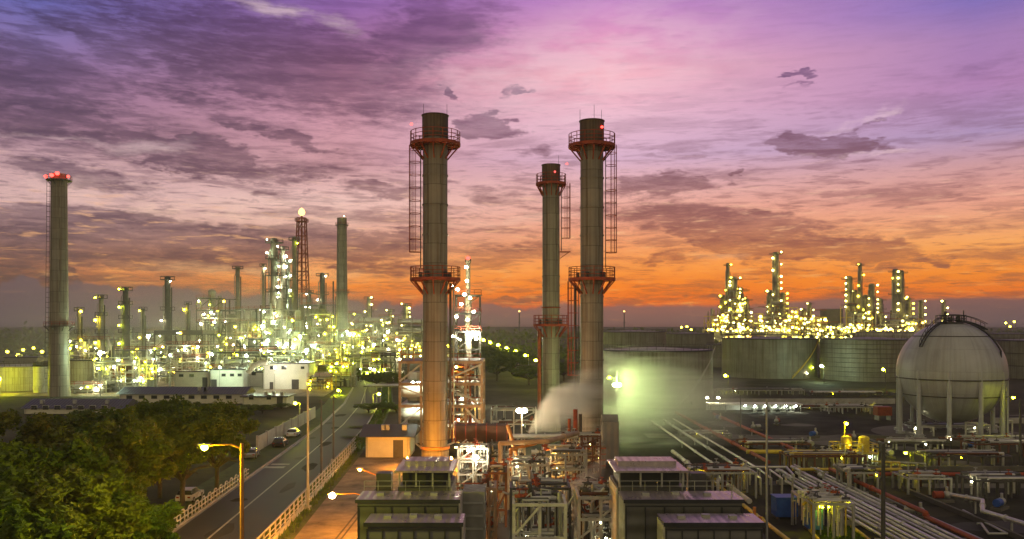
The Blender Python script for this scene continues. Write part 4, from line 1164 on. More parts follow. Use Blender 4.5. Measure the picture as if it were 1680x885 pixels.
# ------------------------------------------------------------------ the pipe way running along the right
PW = 'pipes of the long pipe way'
rn = random.Random(4)
rows = [(24.6, .75, .20, 'yellow_paint_and_light', 'yellow lit pipe at the left edge of the pipe way'), (33.6, .75, .16, 'insul', 'silvery pipe, first right of the blue containers'), (34.5, .75, .20, 'galv', 'dull galvanised pipe, second right of the blue containers'),
        (35.3, .75, .13, 'white_steel', 'thin white pipe, third right of the blue containers'), (36.0, .75, .18, 'insul', 'silvery pipe, fourth right of the blue containers'), (36.8, .75, .16, 'white_steel', 'white pipe, fifth right of the blue containers'),
        (37.6, .75, .22, 'insul', 'thick silvery pipe, sixth right of the blue containers'), (38.5, .75, .15, 'galv', 'thin dull pipe, third left of the red pipe'), (39.2, .75, .20, 'white_steel', 'white pipe, second left of the red pipe'),
        (40.0, .80, .14, 'insul', 'thin silvery pipe directly left of the red pipe')]
for k, (x, z, r, m_, lab) in enumerate(rows):
    y0, y1 = 52 + rn.random() * 4, 104 + rn.random() * 8
    pts = [(x, y0, z), (x, y1, z), (x, y1, z + .9), (x, y1 + 3, z + .9)] if k % 3 == 1 else [(x, y0, z), (x, y1, z), (x + rn.choice([-.8, .8]), y1 + 1.5, z), (x + .8, y1 + 5, z)]
    pipe(lab, pts, r, m_, group=PW)
pipe('rust red pipe with a step in it on the right of the pipe way', [(41, 110, 1.3), (41, 84.5, 1.3), (41, 84.5, .9), (41.1, 50, .9)], .24, 'red_lead', legs=[(41, y, 1.0) for y in (55, 62, 69, 76)] + [(41, y, 1.3) for y in (88, 95, 102)])
for k in range(8):
    y = 56 + 7.2 * k
    o = MB().box((0, 0, .25), (8.4, .3, .5)).build('pipe_sleeper', 'concrete', None, (37.2, y, 0))
    tag(o, 'concrete sleeper under the pipe way, %s from the near end' % ORD[k], 'sleeper', 'sleepers under the pipe way')
# far continuation: pipes converging towards the plume
for k, (x, r, m_, lab, ya, yb) in enumerate([(27.5, .18, 'insul', 'far pale pipe running away behind the right filter house, left one', 108, 168), (30.2, .22, 'galv', 'far dull pipe running away behind the right filter house', 112, 170), (32.5, .16, 'insul', 'far thin pale pipe next to the dull far pipe', 112, 172),
                                             (35.5, .26, 'red_lead', 'far reddish pipe running away to the pale canopy', 118, 185), (43, .26, 'red_lead', 'farthest right reddish pipe crossing the dark yard', 124, 182), (25.6, .3, 'white_steel', 'broad white pipe bending near the roof of the right filter house', 92, 128)]):
    pipe(lab, [(x, ya, .9), (x, yb, .9)] if k != 5 else [(x, ya, .9), (x, ya + 14, .9), (x - 1.5, ya + 15, .9), (x - 1.5, yb, .9)], r, m_, legs=[(x, ya + 1, .9), (x, (ya + yb) / 2, .9), (x, yb - 1, .9)] if k != 5 else ())
yb = 127
pipe('long yellow lit pipe crossing in front of the dark yard', [(X(1225, yb), yb, 1.0), (X(1388, yb), yb, 1.0)], .32, 'yellow_paint_and_light', legs=[(X(p, yb), yb, 1.0) for p in (1240, 1290, 1340, 1380)])
pipe('rust pipe crossing below the valve skid towards the right', [(X(1380, 108), 108, 1.0), (X(1680, 108), 108, 1.0), (X(1740, 112), 112, 1.0)], .24, 'rust', legs=[(X(p, 108), 108, 1.0) for p in (1420, 1500, 1580, 1660)])
pipe('yellow pipe crossing behind the thick dark pole', [(X(1300, 111), 111, 1.1), (X(1478, 111), 111, 1.1), (X(1478, 111), 111, 0)], .2, 'yellow_paint_and_light', legs=[(X(p, 111), 111, 1.1) for p in (1320, 1400)])
pipe('pale double bend pipe loop above the red pipe on the far right', [(X(1560, 92), 92, 1.6), (X(1612, 89), 89, 1.6), (X(1612, 84), 84, 1.6), (X(1690, 78), 78, 1.6), (X(1760, 76), 76, 1.6)], .22, 'insul', legs=[(X(1600, 90), 90, 1.6), (X(1660, 81), 81, 1.6)])
pipe('pale zigzag pipe lying on the dark ground at the far right', [(X(1568, 88), 84, .35), (X(1610, 84), 84, .35), (X(1622, 80), 80, .35), (X(1652, 80), 80, .35), (X(1580, 90), 90, .35)], .12, 'galv', flanges=False)
pipe('long thin pale pipe slanting down to the lower right corner', [(X(1455, 96), 96, .4), (X(1700, 70), 70, .4)], .1, 'galv', flanges=False)
pipe('second thin pale pipe slanting to the lower right corner', [(X(1440, 92), 92, .3), (X(1640, 70), 70, .3)], .09, 'galv', flanges=False)
for k in range(5):
    x = X(1462 + 14 * k, 113); pipe('short hooked pipe standing before the yellow lamp, %s from the left' % ORD[k], [(x - 2.2, 114, 1.7 - .05 * k), (x, 113, 1.7 - .05 * k), (x, 113, 0)], .12, 'yellow_paint_and_light' if k < 2 else 'galv', group='hooked pipes near the yellow lamp', flanges=False)
for k in range(4):
    x = X(1236 + 17 * k, 103); pipe('pale pipe loop behind the blue container, %s from the left' % ORD[k], [(x, 100, 0), (x, 100, 1.9), (x + .4, 106, 1.9), (x + .4, 106, 0)], .13, ['insul', 'galv'][k % 2], group='pipe loops behind the blue container', flanges=False)
pipe('long bent pale pipe above the right filter house roofs', [(X(1128, 100), 100, 0), (X(1130, 100), 100, 2.2), (X(1178, 100), 100, 2.2), (X(1178, 96), 96, 2.2), (X(1178, 96), 96, 0)], .2, 'insul', flanges=False)
pipe('pale hooked pipe left of the pale pipe loops', [(X(1228, 108), 108, 1.9), (X(1290, 108), 108, 1.9), (X(1302, 105), 105, 1.4), (X(1302, 105), 105, 0)], .15, 'insul', flanges=False)

rack('low pipe manifold with many valves behind the right filter house', 1130, 1240, 98, 775, 5, 1, 'galv', False, 41, 18, 3, 'lamp_yellow', lr=.12)
rack('valve manifold at the near end of the pipe way', 1335, 1400, 79, 826, 6, 1, 'galv', False, 43, 22, 4, 'lamp_yellow', lr=.1, pcol=('insul', 'galv', 'yellow_paint_and_light', 'white_steel'))
rack('rusty manifold below the long yellow pipe', 1295, 1420, 114, 748, 4, 1, 'rust_pipe', False, 47, 16, 2, 'lamp_yellow', lr=.12, pcol=('rust_pipe', 'galv', 'galv', 'yellow_paint_and_light'))
rack('dim pipe manifold at the feet of the sphere tank', 1500, 1640, 158, 700, 5, 1, 'galv', False, 49, 14, 2, 'lamp_white', lr=.14)
rack('low manifold at the right edge before the sphere tank', 1600, 1720, 128, 728, 4, 1, 'rust_pipe', False, 51, 12, 1, 'lamp_white', lr=.12, pcol=('rust_pipe', 'insul', 'galv'))
rack('small pump frame left of the sphere tank with an orange tank', 1360, 1450, 190, 668, 5, 1, 'galv', False, 53, 12, 2, 'lamp_yellow', lr=.16)
t = thing('skid_tank', 'small rust orange box tank left of the sphere tank legs', 'tank', (X(1448, 178), 178, 0))
MB().box((0, 0, 1.9), (3.0, 2.2, 1.8)).build('casing', 'red_lead', t)
for e in (-1.2, 1.2): MB().box((e, 0, .5), (.2, 1.8, 1.0)).build('leg', 'galv', t)
CL_ = [('rusty low pipe rack crossing the dark yard left of the valve skid', 1215, 1330, 136, 728, 'rust_pipe', 71), ('dim pipe rack right of the valve skid before the sphere', 1445, 1560, 134, 726, 'dark_steel', 72), ('low pipe rack along the front of the long bund wall', 1200, 1420, 200, 668, 'galv', 73),
       ('dark low manifold between plume and dark yard', 1120, 1200, 150, 712, 'dark_steel', 74), ('low rusty pipe rack at the right edge under the sphere', 1560, 1700, 142, 722, 'rust_pipe', 75), ('dim pipe rack running before the dark ringed tank', 1330, 1470, 235, 645, 'dark_steel', 76),
       ('low manifold left of the thick dark pole', 1395, 1440, 100, 775, 'galv', 77), ('pipe rack in the dark ground at the right edge below the rust pipe', 1600, 1700, 96, 788, 'dark_steel', 78), ('low pipe rack beside the lower right slanting pipes', 1490, 1560, 100, 784, 'galv', 79),
       ('dark pump row behind the rust pipe at the right', 1520, 1660, 118, 748, 'dark_steel', 80), ('low pipe bridge behind the pale canopy', 1170, 1320, 240, 640, 'galv', 81)]
for lab, a, b, y, pt, m_, sd_ in CL_: rack(lab, a, b, y, pt, 4, 1 if sd_ != 76 else 2, m_, False, sd_, 8, 1 if sd_ % 2 else 2, 'lamp_yellow' if sd_ % 3 else 'lamp_white', lr=.11, pcol=('galv', 'galv', 'rust_pipe', 'dark_steel', 'insul'), pr=(.08, .2))
bund('low earth coloured wall left of the sphere across the dark yard', (58, 150), (74, 139), .9, .6, 'worn_concrete')
bund('low wall along the near side of the dark yard', (44, 116), (130, 116), .7, .4, 'worn_concrete')
bund('low kerb wall right of the rust red stepped pipe', (47, 70), (47, 103), .5, .35, 'worn_concrete')
rs = random.Random(17); kinds = ['worn_concrete', 'dark_gravel', 'soil', 'worn_concrete', 'asphalt']
for k in range(34):
    y = rs.uniform(84, 200); x = y * rs.uniform(.2, .62); a = rs.uniform(1.5, 7); b = rs.uniform(1, 6); n_ = 9; ph = rs.random() * 6
    struct('yard_patch', MB().sheet([(x + a * math.cos(2 * PI * i / n_ + ph) * rs.uniform(.7, 1.1), y + b * math.sin(2 * PI * i / n_ + ph) * rs.uniform(.7, 1.1)) for i in range(n_)], .0105 + .0004 * k), kinds[k % 5])
for k in range(12):
    px, y = [(1395, 146), (1335, 150), (1460, 128), (1540, 126), (1590, 136), (1240, 160), (1275, 170), (1180, 176), (1500, 88), (1545, 96), (1640, 92), (1330, 138)][k]
    t = thing('pump_set', ['rusty pump set behind the valve skid', 'small pump set left of the valve skid in the dark yard', 'pump set right of the valve skid', 'pump set below the left sphere legs', 'pump set below the middle of the sphere', 'pump set near the slim dark post', 'pump set in front of the pale canopy', 'pump set at the right tail of the plume', 'pump set by the zigzag pipe', 'pump set above the zigzag pipe', 'pump set near the right edge pipe loop', 'pump set between yellow pipe and pale canopy'][k], 'pump', (X(px, y), y, 0), k * .7, 'pump sets in the pipe yard')
    MB().box((0, 0, .15), (2.4, 1.1, .3)).build('plinth', 'worn_concrete', t)
    MB().cyl((-.9, 0, .8), (.1, 0, .8), .42, None, 12).build('motor', ['rust', 'blue_paint', 'galv'][k % 3], t)
    MB().ball((.6, 0, .8), .45, 6, 10).cyl((.6, 0, .8), (.6, 0, 1.7), .16, None, 8).build('pump_body', 'galv', t)
# valve skid with two yellow vessels and lamp
YK = 122; zb = Z(742, YK)
t = thing('valve_skid', 'yellow lit valve platform with two vessels and a lamp on a post', 'valve platform', (X(1400, YK), YK, 0)); w = 66 / F * YK
po = MB().box((0, 0, zb), (w, 3.4, .15)).build('deck', 'yellow_paint_and_light', t)
railing(MB(), [(-w / 2, -1.6, zb), (w / 2, -1.6, zb), (w / 2, 1.6, zb), (-w / 2, 1.6, zb)], 1.3, True, .06, 1.2).build('railing', 'yellow_paint_and_light', po)
pm = MB().box((0, 0, zb / 2), (.2, .2, zb - .2)).mesh('leg', 'galv')
for sx in (-1, 1):
    for sy in (-1, 1): link('leg', pm, t, (sx * w * .45, sy * 1.4, 0))
for e in (-1.0, 1.5): MB().cyl((e, 0, zb + .1), (e, 0, zb + 2.0), .75, None, 16).ball((e, 0, zb + 2.0), .75, 8, 16, .5).build('vessel', 'yellow_paint_and_light', t)
for e in (-2.2, .3, 2.4): MB().tube([(e, -.8, .2), (e, -.8, zb + 1.2), (e + .7, -.8, zb + 1.2), (e + .7, -.8, .2)], .11, 6).build('pipe', 'insul', t)
MB().cyl((-.8, 1.2, zb), (-.8, 1.2, Z(694, YK)), .09, None, 6).build('lamp_post', 'yellow_paint_and_light', t)
lamp(t, (-.6, .9, Z(697, YK)), 'street_yellow', .2); lamp(t, (-1, -1.2, zb + 1.2), 'lamp_yellow', .12); lamp(t, (1.8, -1.3, zb - .5), 'lamp_cool', .14); lamp(t, (-.4, -1.3, zb - .6), 'lamp_yellow', .12)
# blue containers
for name, lab, px, w_, y, z0, h, m_ in (('equipment_container', 'dark blue equipment container on the yellow kerb behind the right filter house', 1287, 2.2, 88, .3, 1.9, 'blue_paint'), ('equipment_cabin', 'small bright blue cabin lit by a lamp above it', 1334, 1.25, 83, .2, 2.0, 'blue_light')):
    t = thing(name, lab, 'container', (X(px, y), y, 0))
    MB().box((0, 0, z0 + h / 2), (w_, 1.8, h)).build('casing', m_, t)
    MB().box((0, 0, z0 + h + .06), (w_ + .15, 1.95, .1)).build('roof', m_, t)
    MB().box((-w_ * .2, -.93, z0 + h * .47), (w_ * .4, .06, h * .8)).build('door', m_, t)
    f_ = MB()
    for k in range(5): f_.box((-w_ / 2 + .1 + (w_ - .2) * k / 4, -.915, z0 + h / 2), (.06, .05, h - .1))
    f_.build('rib', m_, t)
    for e in (-1, 1): MB().box((e * w_ * .4, 0, z0 / 2), (.2, 1.7, z0)).build('skid', 'dark_steel', t)
    if name == 'equipment_cabin': lamp(t, (.2, -1.1, z0 + h + .3), 'street_yellow', .12); MB().bar((.2, -.9, z0 + h + .1), (.2, -1.1, z0 + h + .3), .06).build('bracket', 'galv', t)
pipe('orange standpipe post left of the blue container', [(X(1238, 84), 84, 0), (X(1238, 84), 84, 2.0)], .16, 'orange_paint_and_light', flanges=False)
pipe('short orange standpipe beside the taller orange one', [(X(1247, 83), 83, 0), (X(1247, 83), 83, 1.3)], .16, 'orange_paint_and_light', flanges=False)
mb = MB()
for a, b in (((26.2, 64), (29.0, 84)), ((31.2, 60), (33.4, 84))): mb.bar((*a, .1), (*b, .1), .25)
struct('yard_kerb', mb, 'yellow_paint_and_light')

# ------------------------------------------------------------------ process plant pieces
def tower(label, px, y, top, r, deck=3, nl=6, lm='lamp_white', lr=.4, m_='grey_steel', group='lit refinery towers',  cap=True, base=0, skirt=True, seed=None):
    """a slim process column: shell, ring platforms, ladder, overhead pipe, lamps"""
    rn = random.Random(int(px * 7 + top)); t = thing('process_tower', label, 'process tower', (X(px, y), y, 0), 0, group); h = Z(top, y)
    pr = [(r * 1.15, 0), (r * 1.15, h * .12), (r, h * .16), (r, h * .62), (r, h * .62), (r * .86, h * .66), (r * .86, h)]
    if cap: pr += [(r * .6, h + r * .4), (.02, h + r * .5)]
    MB().lathe(pr, 16, cap=not cap).build('shell', m_, t)
    for k in range(deck):
        z = h * (1 - .02 - .62 * k / max(1, deck)); a0 = rn.random() * 6
        p = MB().annulus((0, 0, z - .15), r * .8, r * 1.9 + .4, .22, 12)
        for q_ in range(8): a = q_ * PI / 4; rr = r * 1.9 + .35; p.cyl((rr * math.cos(a), rr * math.sin(a), z), (rr * math.cos(a), rr * math.sin(a), z + 1.2), .09, None, 4)
        p.ring((0, 0, z + 1.2), r * 1.9 + .35, .09, 16, 4); p.build('platform', 'dark_steel', t)
    MB().tube([(-r - .3, -r * .3, h * .1), (-r - .3, -r * .3, h * .9), (-r * .2, -r * .3, h * .97)], max(.14, r * .16), 6).build('overhead_pipe', 'galv', t)
    MB().box((r + .35, -.2, h * .45), (.5, .12, h * .9)).build('ladder', 'dark_steel', t)
    for k in range(nl):
        z = h * (1 - .80 * (k + .15) / nl) ; s_ = rn.choice([-1, 1])
        lamp(t, (s_ * (r * 1.2 + .3), -r - .5, z + .8), lm, lr * rn.choice([.65, .8, 1]))
    return t


def unit(label, px0, px1, y, pt, depth, levels, nl, lm=('lamp_white',), lr=.35, m_='dark_steel', seed=1, ves=4, npipes=8, cat='process unit', group='lit process units', ragged=.35, roof=None, pcol=('galv', 'insul', 'grey_steel', 'dark_steel'), tall=3):
    npipes = int(npipes * 2); lr *= 1.25 if y > 700 else 1; nl = int(nl * (1.8 if y > 700 else 1.3)); rn = random.Random(seed); t = thing('process_unit', label, cat, (X((px0 + px1) / 2, y), y, 0), 0, group)
    w = (px1 - px0) / F * y; h = Z(pt, y); nb = max(2, int(w / 5)); sc = max(1, y / 350)
    tops = [h * (1 - ragged * rn.random()) for _ in range(nb + 1)]; tops[rn.randint(0, nb)] = h
    fr = MB()
    for k in range(nb + 1):
        for yy in (-depth / 2, depth / 2): fr.box((-w / 2 + w * k / nb, yy, tops[k] / 2), (.3 * sc, .3 * sc, tops[k]))
    for k in range(nb + 1): fr.box((-w / 2 + w * k / nb, 0, min(tops) * .6), (.2 * sc, depth, .3 * sc))
    fr.box((0, -depth / 2 + .004, min(tops) * .6 - .05), (w, .2 * sc, .3 * sc))
    for l in range(1, levels + 1):
        z = h * l / levels
        for k in range(nb):
            if min(tops[k], tops[k + 1]) >= z - h * .12:
                for yy in (-depth / 2, depth / 2): fr.box((-w / 2 + w * (k + .5) / nb, yy, z - .2), (w / nb, .24 * sc, .36 * sc))
                if rn.random() < .5: fr.bar((-w / 2 + w * k / nb, -depth / 2 - .2, z - h / levels), (-w / 2 + w * (k + 1) / nb, -depth / 2 - .2, z - .3), .2 * sc)
    fr.build('frame', m_, t)
    for l in range(1, levels + 1):
        z = h * l / levels; a = rn.randint(0, max(0, nb // 3)); b = nb - rn.randint(0, max(0, nb // 3))
        if l == levels: a, b = rn.choice([(0, nb // 2), (nb // 2, nb)]) if nb > 2 else (0, nb)
        xa, xb = -w / 2 + w * a / nb, -w / 2 + w * b / nb
        if xb - xa < 1: continue
        po = MB().box(((xa + xb) / 2, 0, z + .05), (xb - xa, depth + .8, .14)).build('platform', 'dark_steel', t)
        railing(MB(), [(xa, -depth / 2 - .35, z + .12), (xb, -depth / 2 - .35, z + .12)], 1.1, r=.06 * sc, step=2.5).build('railing', 'rust', po)
    for k in range(2 if y < 700 else 3):      # clad furnace and exchanger casings standing in the steelwork
        cw = w * rn.uniform(.10, .2); ch = h * rn.uniform(.3, .85); cx = rn.uniform(-w / 2 + cw, w / 2 - cw)
        MB().box((cx, 1.2, ch / 2), (cw, depth * .55, ch)).box((cx, 1.2, ch + .25), (cw * .55, depth * .3, .5)).build('furnace_casing', rn.choice(['clad_grey', 'grey_steel', 'rust_pipe', 'insul']), t)
    for k in range(ves):
        l = rn.randint(0, levels - 1); z = h * l / levels; r = rn.uniform(.8, 1.6) * min(sc, 1.6)
        xx = rn.uniform(-w / 2 + r, w / 2 - r)
        if rn.random() < .5:
            hh = rn.uniform(3, h * .45); MB().cyl((xx, -.5, z), (xx, -.5, z + hh), r, None, 14).ball((xx, -.5, z + hh), r, 6, 14, .6).build('vessel', rn.choice(['tank_pale', 'insul', 'grey_steel']), t)
        else:
            ll = rn.uniform(2, w * .25); MB().cyl((xx - ll, -1, z + r + .4), (xx + ll, -1, z + r + .4), r, None, 14).ball((xx - ll, -1, z + r + .4), r, 6, 14).ball((xx + ll, -1, z + r + .4), r, 6, 14).build('vessel', rn.choice(['tank_pale', 'insul', 'grey_steel']), t)
    for k in range(npipes):
        r = rn.uniform(.12, .3) * sc; x0 = rn.uniform(-w / 2, w / 2); x1 = rn.uniform(-w / 2, w / 2); z0 = h * rn.random() * .8 + .5; yy = -depth / 2 - rn.uniform(.1, 1)
        q = rn.random()
        pts = [(x0, yy, .2), (x0, yy, z0), (x1, yy, z0)] if q < .5 else [(x0, yy, z0), (x1, yy, z0), (x1, yy, z0 + rn.uniform(-.4, .4) * h), (x1 + 1.5, yy, z0)] if q < .7 else [(x0, yy, .2), (x0, yy, z0 + h * .2)]
        MB().tube(pts, r, 6).build('pipe', rn.choice(pcol), t)
    for k in range(tall):
        xx = rn.uniform(-w / 2, w / 2); r = rn.uniform(.25, .6) * sc; hh = h * rn.uniform(.85, 1.18)
        MB().cyl((xx, 1, 0), (xx, 1, hh), r, r * .8, 10).build('vent_stack', rn.choice(['grey_steel', 'dark_steel', 'galv']), t)
    if roof: MB().box((0, 0, h + .6), (w, depth + 1, 1.6)).build('roof', roof, t)
    for k in range(nl):
        kk = rn.randint(0, nb - 1) + rn.random(); top = min(tops[int(kk)], tops[int(kk) + 1]) if int(kk) < nb else tops[-1]
        lamp(t, (-w / 2 + w * kk / nb, -depth / 2 - rn.choice([.4, .8, 1.2]), top * rn.randint(1, levels) / levels - .6 + rn.uniform(-.5, 1.5)), rn.choice(lm), lr * rn.choice([.45, .6, .75, .9, 1.15]))
    return t


# far refinery on the right, blazing yellow
YR = 900
FY = ('far_yellow', 'far_pale', 'far_yellow', 'far_pale', 'far_amber', 'far_dim', 'far_dim')
RG = 'towers of the far yellow lit refinery'
tower('thin tall tower at the left end of the far yellow lit refinery', 1194, YR, 433, 2.1, 1, 5, 'far_yellow', 1.2, group=RG)
tower('thick lit tower beside the thin one at the left end of the far refinery', 1204, YR, 457, 4.2, 4, 14, 'far_pale', 1.25, group=RG)
tower('tallest chimney-like tower in the far refinery, lamps spiralling up it', 1273, YR, 414, 3.4, 2, 12, 'far_pale', 1.25, group=RG, cap=False)
tower('pale lit tower left of the tallest pair at right of the far refinery', 1393, YR, 456, 4.0, 3, 9, 'far_pale', 1.2, group=RG)
tower('thin tower with a bright ring near its top, right half of the far refinery', 1411, YR, 433, 2.2, 2, 6, 'far_yellow', 1.15, group=RG)
tower('short lit tower right of the thin ringed tower in the far refinery', 1430, YR, 468, 3.6, 3, 7, 'far_pale', 1.15, group=RG)
tower('left of the twin dark towers at the right of the far refinery', 1469, YR, 444, 3.6, 2, 1, 'far_yellow', 1.0, 'grey_steel', group=RG)
tower('right of the twin dark towers in the far refinery, lamps down its side', 1478, YR, 446, 3.6, 3, 9, 'far_pale', 1.15, 'grey_steel', group=RG)
tower('small lit tower between twin towers and the sphere', 1511, YR, 494, 2.4, 2, 5, 'far_pale', 1.1, group=RG)
tower('small lit tower rising just behind the top of the sphere', 1548, YR, 494, 2.2, 2, 5, 'far_pale', 1.1, group=RG)
tower('short tower with one big lamp in the middle of the far refinery', 1328, YR, 498, 2.4, 1, 5, 'far_pale', 1.3, group=RG)
for k, (px, top, r, nl, lab) in enumerate([(1214, 474, 3.6, 9, 'stout lit tower right of the two leftmost far towers'), (1224, 492, 3.4, 8, 'low lit tower at the right flank of the left far cluster'), (1186, 486, 2.8, 7, 'low lit tower at the left edge of the left far cluster'), (1263, 478, 3.0, 8, 'low lit tower hugging the left of the tallest far tower'), (1284, 482, 3.0, 8, 'low lit tower hugging the right of the tallest far tower'),
                                          (1402, 478, 3.2, 8, 'low lit tower between the pale and the ringed far towers'), (1420, 486, 3.0, 8, 'low lit tower right of the ringed far tower'), (1444, 492, 3.2, 8, 'low lit tower left of the twin far towers'), (1490, 490, 3.0, 7, 'low lit tower right of the twin far towers'), (1318, 508, 2.6, 6, 'small lit tower left of the middle of the far refinery')]):
    tower(lab, px, YR + 6, top, r, 3, nl, ['far_yellow', 'far_pale'][k % 2], 1.2, group=RG)
RU = 'blocks of the far yellow lit refinery'
far = [('wide lit block at the left end of the far refinery', 1158, 1232, 508, 5, 26, 61), ('stepped lit block at the foot of the left far towers', 1184, 1226, 478, 7, 22, 62), ('lit block around the foot of the tallest far tower', 1240, 1305, 505, 6, 30, 63), ('narrow stepped block hugging the tallest far tower', 1262, 1292, 488, 6, 12, 64),
       ('lit block in the middle of the far refinery with a big lamp', 1308, 1352, 510, 5, 22, 65), ('low lit block left of the pale far tower', 1352, 1388, 530, 3, 14, 66), ('lit block below the ringed far tower', 1384, 1425, 500, 6, 22, 67), ('lit block below the twin far towers', 1422, 1500, 515, 5, 28, 68), ('low lit block ending at the sphere', 1490, 1535, 525, 3, 10, 69)]
for lab, a, b, pt, lv, nl, sd_ in far:
    unit(lab, a, b, YR - 8, pt, 16, lv, nl, FY, 1.05, 'yellow_paint_and_light' if sd_ % 2 else 'galv', sd_, 5, 6, group=RU, ragged=.55, tall=1)
unit('long low lit pipe bridge in front of the far refinery', 1155, 1350, YR - 60, 541, 8, 2, 48, FY, .95, 'galv', 71, 4, 10, 'pipe bridge', RU, .05, tall=0)
unit('long low lit pipe bridge right of the domed far tank', 1350, 1525, YR - 60, 541, 8, 2, 36, FY, .95, 'galv', 72, 4, 10, 'pipe bridge', RU, .05, tall=0)
for k, (px, py) in enumerate([(1118, 537), (1127, 536), (1134, 541), (1650, 530), (1657, 536), (1664, 528)]):
    arm_lamp('tiny far lamp on the horizon %s, %s from the left' % ('left of the yellow refinery' if k < 3 else 'right of the sphere', ORD[k % 3]), X(px, 800) + 1, 800, Z(py, 800), (-1, 0), 'dark_steel', 'far_yellow', 1.0, 0, .3)
for px, py, lab in ((852, 512, 'tiny distant flare stack with a flame left of the middle stack'), (1024, 512, 'tiny distant tower with a pale light right of the right stack')):
    t = thing('flare_stack', lab, 'flare stack', (X(px, 1500), 1500, 0)); h = Z(py, 1500); MB().cyl((0, 0, 0), (0, 0, h), 1.3, .8, 8).build('mast', 'dark_steel', t)
    MB().box((0, 0, h * .55), (6, 3, .6)).build('platform', 'dark_steel', t); lamp(t, (0, 0, h + 1), 'flame', 1.9, 'flame')
# ------------------------------------------------------------------ left plant
LG = 'lit towers of the left plant'
LW = ('lamp_white', 'lamp_cool', 'lamp_lime', 'lamp_yellow', 'lamp_amber', 'lamp_white')
tower('short thin tower with one lamp right of the tall left chimney', 130, 300, 508, .7, 2, 2, 'far_yellow', .55, 'grey_steel', LG)
tower('slim tower with a crow nest and two big lamps right of the tall left chimney', 166, 300, 487, .9, 3, 3, 'lamp_yellow', .55, 'grey_steel', LG)
tower('slim tower with mast and three lamps between the crow nest tower and the dark column', 206, 310, 474, 1.1, 4, 4, 'lamp_lime', .5, 'dark_steel', LG)
tower('short post tower with a pair of lamps on its head', 235, 330, 507, .6, 1, 2, 'far_yellow', .5, 'dark_steel', LG)
tower('dark column with lit flank beside the flat dark roof', 275, 330, 456, 1.25, 2, 2, 'lamp_white', .4, 'dark_steel', LG)
tower('thin dark post with a lamp right of the dark column', 308, 350, 498, .6, 1, 1, 'lamp_yellow', .5, 'dark_steel', LG)
tower('thin black topped vent column standing over the left furnaces', 390, 420, 438, 1.2, 1, 0, 'lamp_white', .4, 'grey_steel', LG, cap=False)
tower('very thin mast left of the tallest column cluster', 432, 400, 434, .7, 1, 2, 'lamp_white', .4, 'grey_steel', LG, cap=False)
tower('broad tall column at the left of the column cluster', 450, 350, 394, 1.75, 5, 8, 'lamp_cool', .36, 'grey_steel', LG)
tower('second tall column in the cluster with bright white lamps', 464, 347, 406, 1.1, 6, 10, 'lamp_white', .48, 'galv', LG)
tower('third thinner column in the cluster right beside the white lamps', 473, 352, 428, .8, 4, 6, 'lamp_cool', .42, 'galv', LG)
tower('tall plain column standing left of the flare tower', 483, 380, 390, 1.15, 1, 2, 'lamp_lime', .4, 'grey_steel', LG)
tower('dark column with a bright head between flare tower and grey chimney', 529, 430, 450, 1.5, 3, 3, 'lamp_white', .42, 'dark_steel', LG)
tower('thin column close to the foot of the flare tower', 508, 440, 478, .9, 2, 2, 'lamp_white', .42, 'dark_steel', LG)
tower('pointed lit column behind the left stack, left one', 605, 470, 489, 1.2, 3, 7, 'far_pale', .62, 'galv', LG)
tower('bright lit column close to the left stack', 666, 500, 500, 1.6, 4, 10, 'far_pale', .7, 'galv', LG)
tower('low lit column between the two bright columns behind the left stack', 640, 490, 510, 1.2, 3, 6, 'far_pale', .6, 'galv', LG)
# flare tower
YF = 470
t = thing('flare_tower', 'rust red lattice flare tower with a burning flame on top', 'flare tower', (X(495, YF), YF, 0)); h = Z(358, YF)
fr = MB()
def hwid(z): return 4.6 - 2.6 * z / h
for sx in (-1, 1):
    for sy in (-1, 1): fr.bar((sx * hwid(0), sy * hwid(0), 0), (sx * hwid(h), sy * hwid(h), h), .5)
n = 16
for k in range(n):
    za, zb = h * k / n, h * (k + 1) / n; a, b = hwid(za), hwid(zb)
    for s_ in (-1, 1):
        fr.bar((-b, s_ * b, zb), (b, s_ * b, zb), .34); fr.bar((s_ * b, -b, zb), (s_ * b, b, zb), .34)
        fr.bar((-a, s_ * a, za), (b, s_ * b, zb), .26) if k % 2 else fr.bar((a, s_ * a, za), (-b, s_ * b, zb), .26)
        fr.bar((s_ * a, -a, za), (s_ * b, b, zb), .26)
fr.build('lattice', 'rust', t)
MB().cyl((0, 0, 0), (0, 0, h + 1.5), .6, .5, 10).build('flare_pipe', 'rust', t)
po = MB().box((0, 0, h - 2), (6.2, 6.2, .3)).build('platform', 'rust', t)
railing(MB(), [(-3, -3, h - 1.8), (3, -3, h - 1.8), (3, 3, h - 1.8), (-3, 3, h - 1.8)], 1.4, True, .12, 2).build('railing', 'rust', po)
fl_ = MB().lathe([(.4, h + 1.2), (1.6, h + 2.2), (1.9, h + 3.2), (1.3, h + 4.6), (.6, h + 5.2), (.1, h + 5.6)], 14, cap=False).build('flame', 'flame', t)

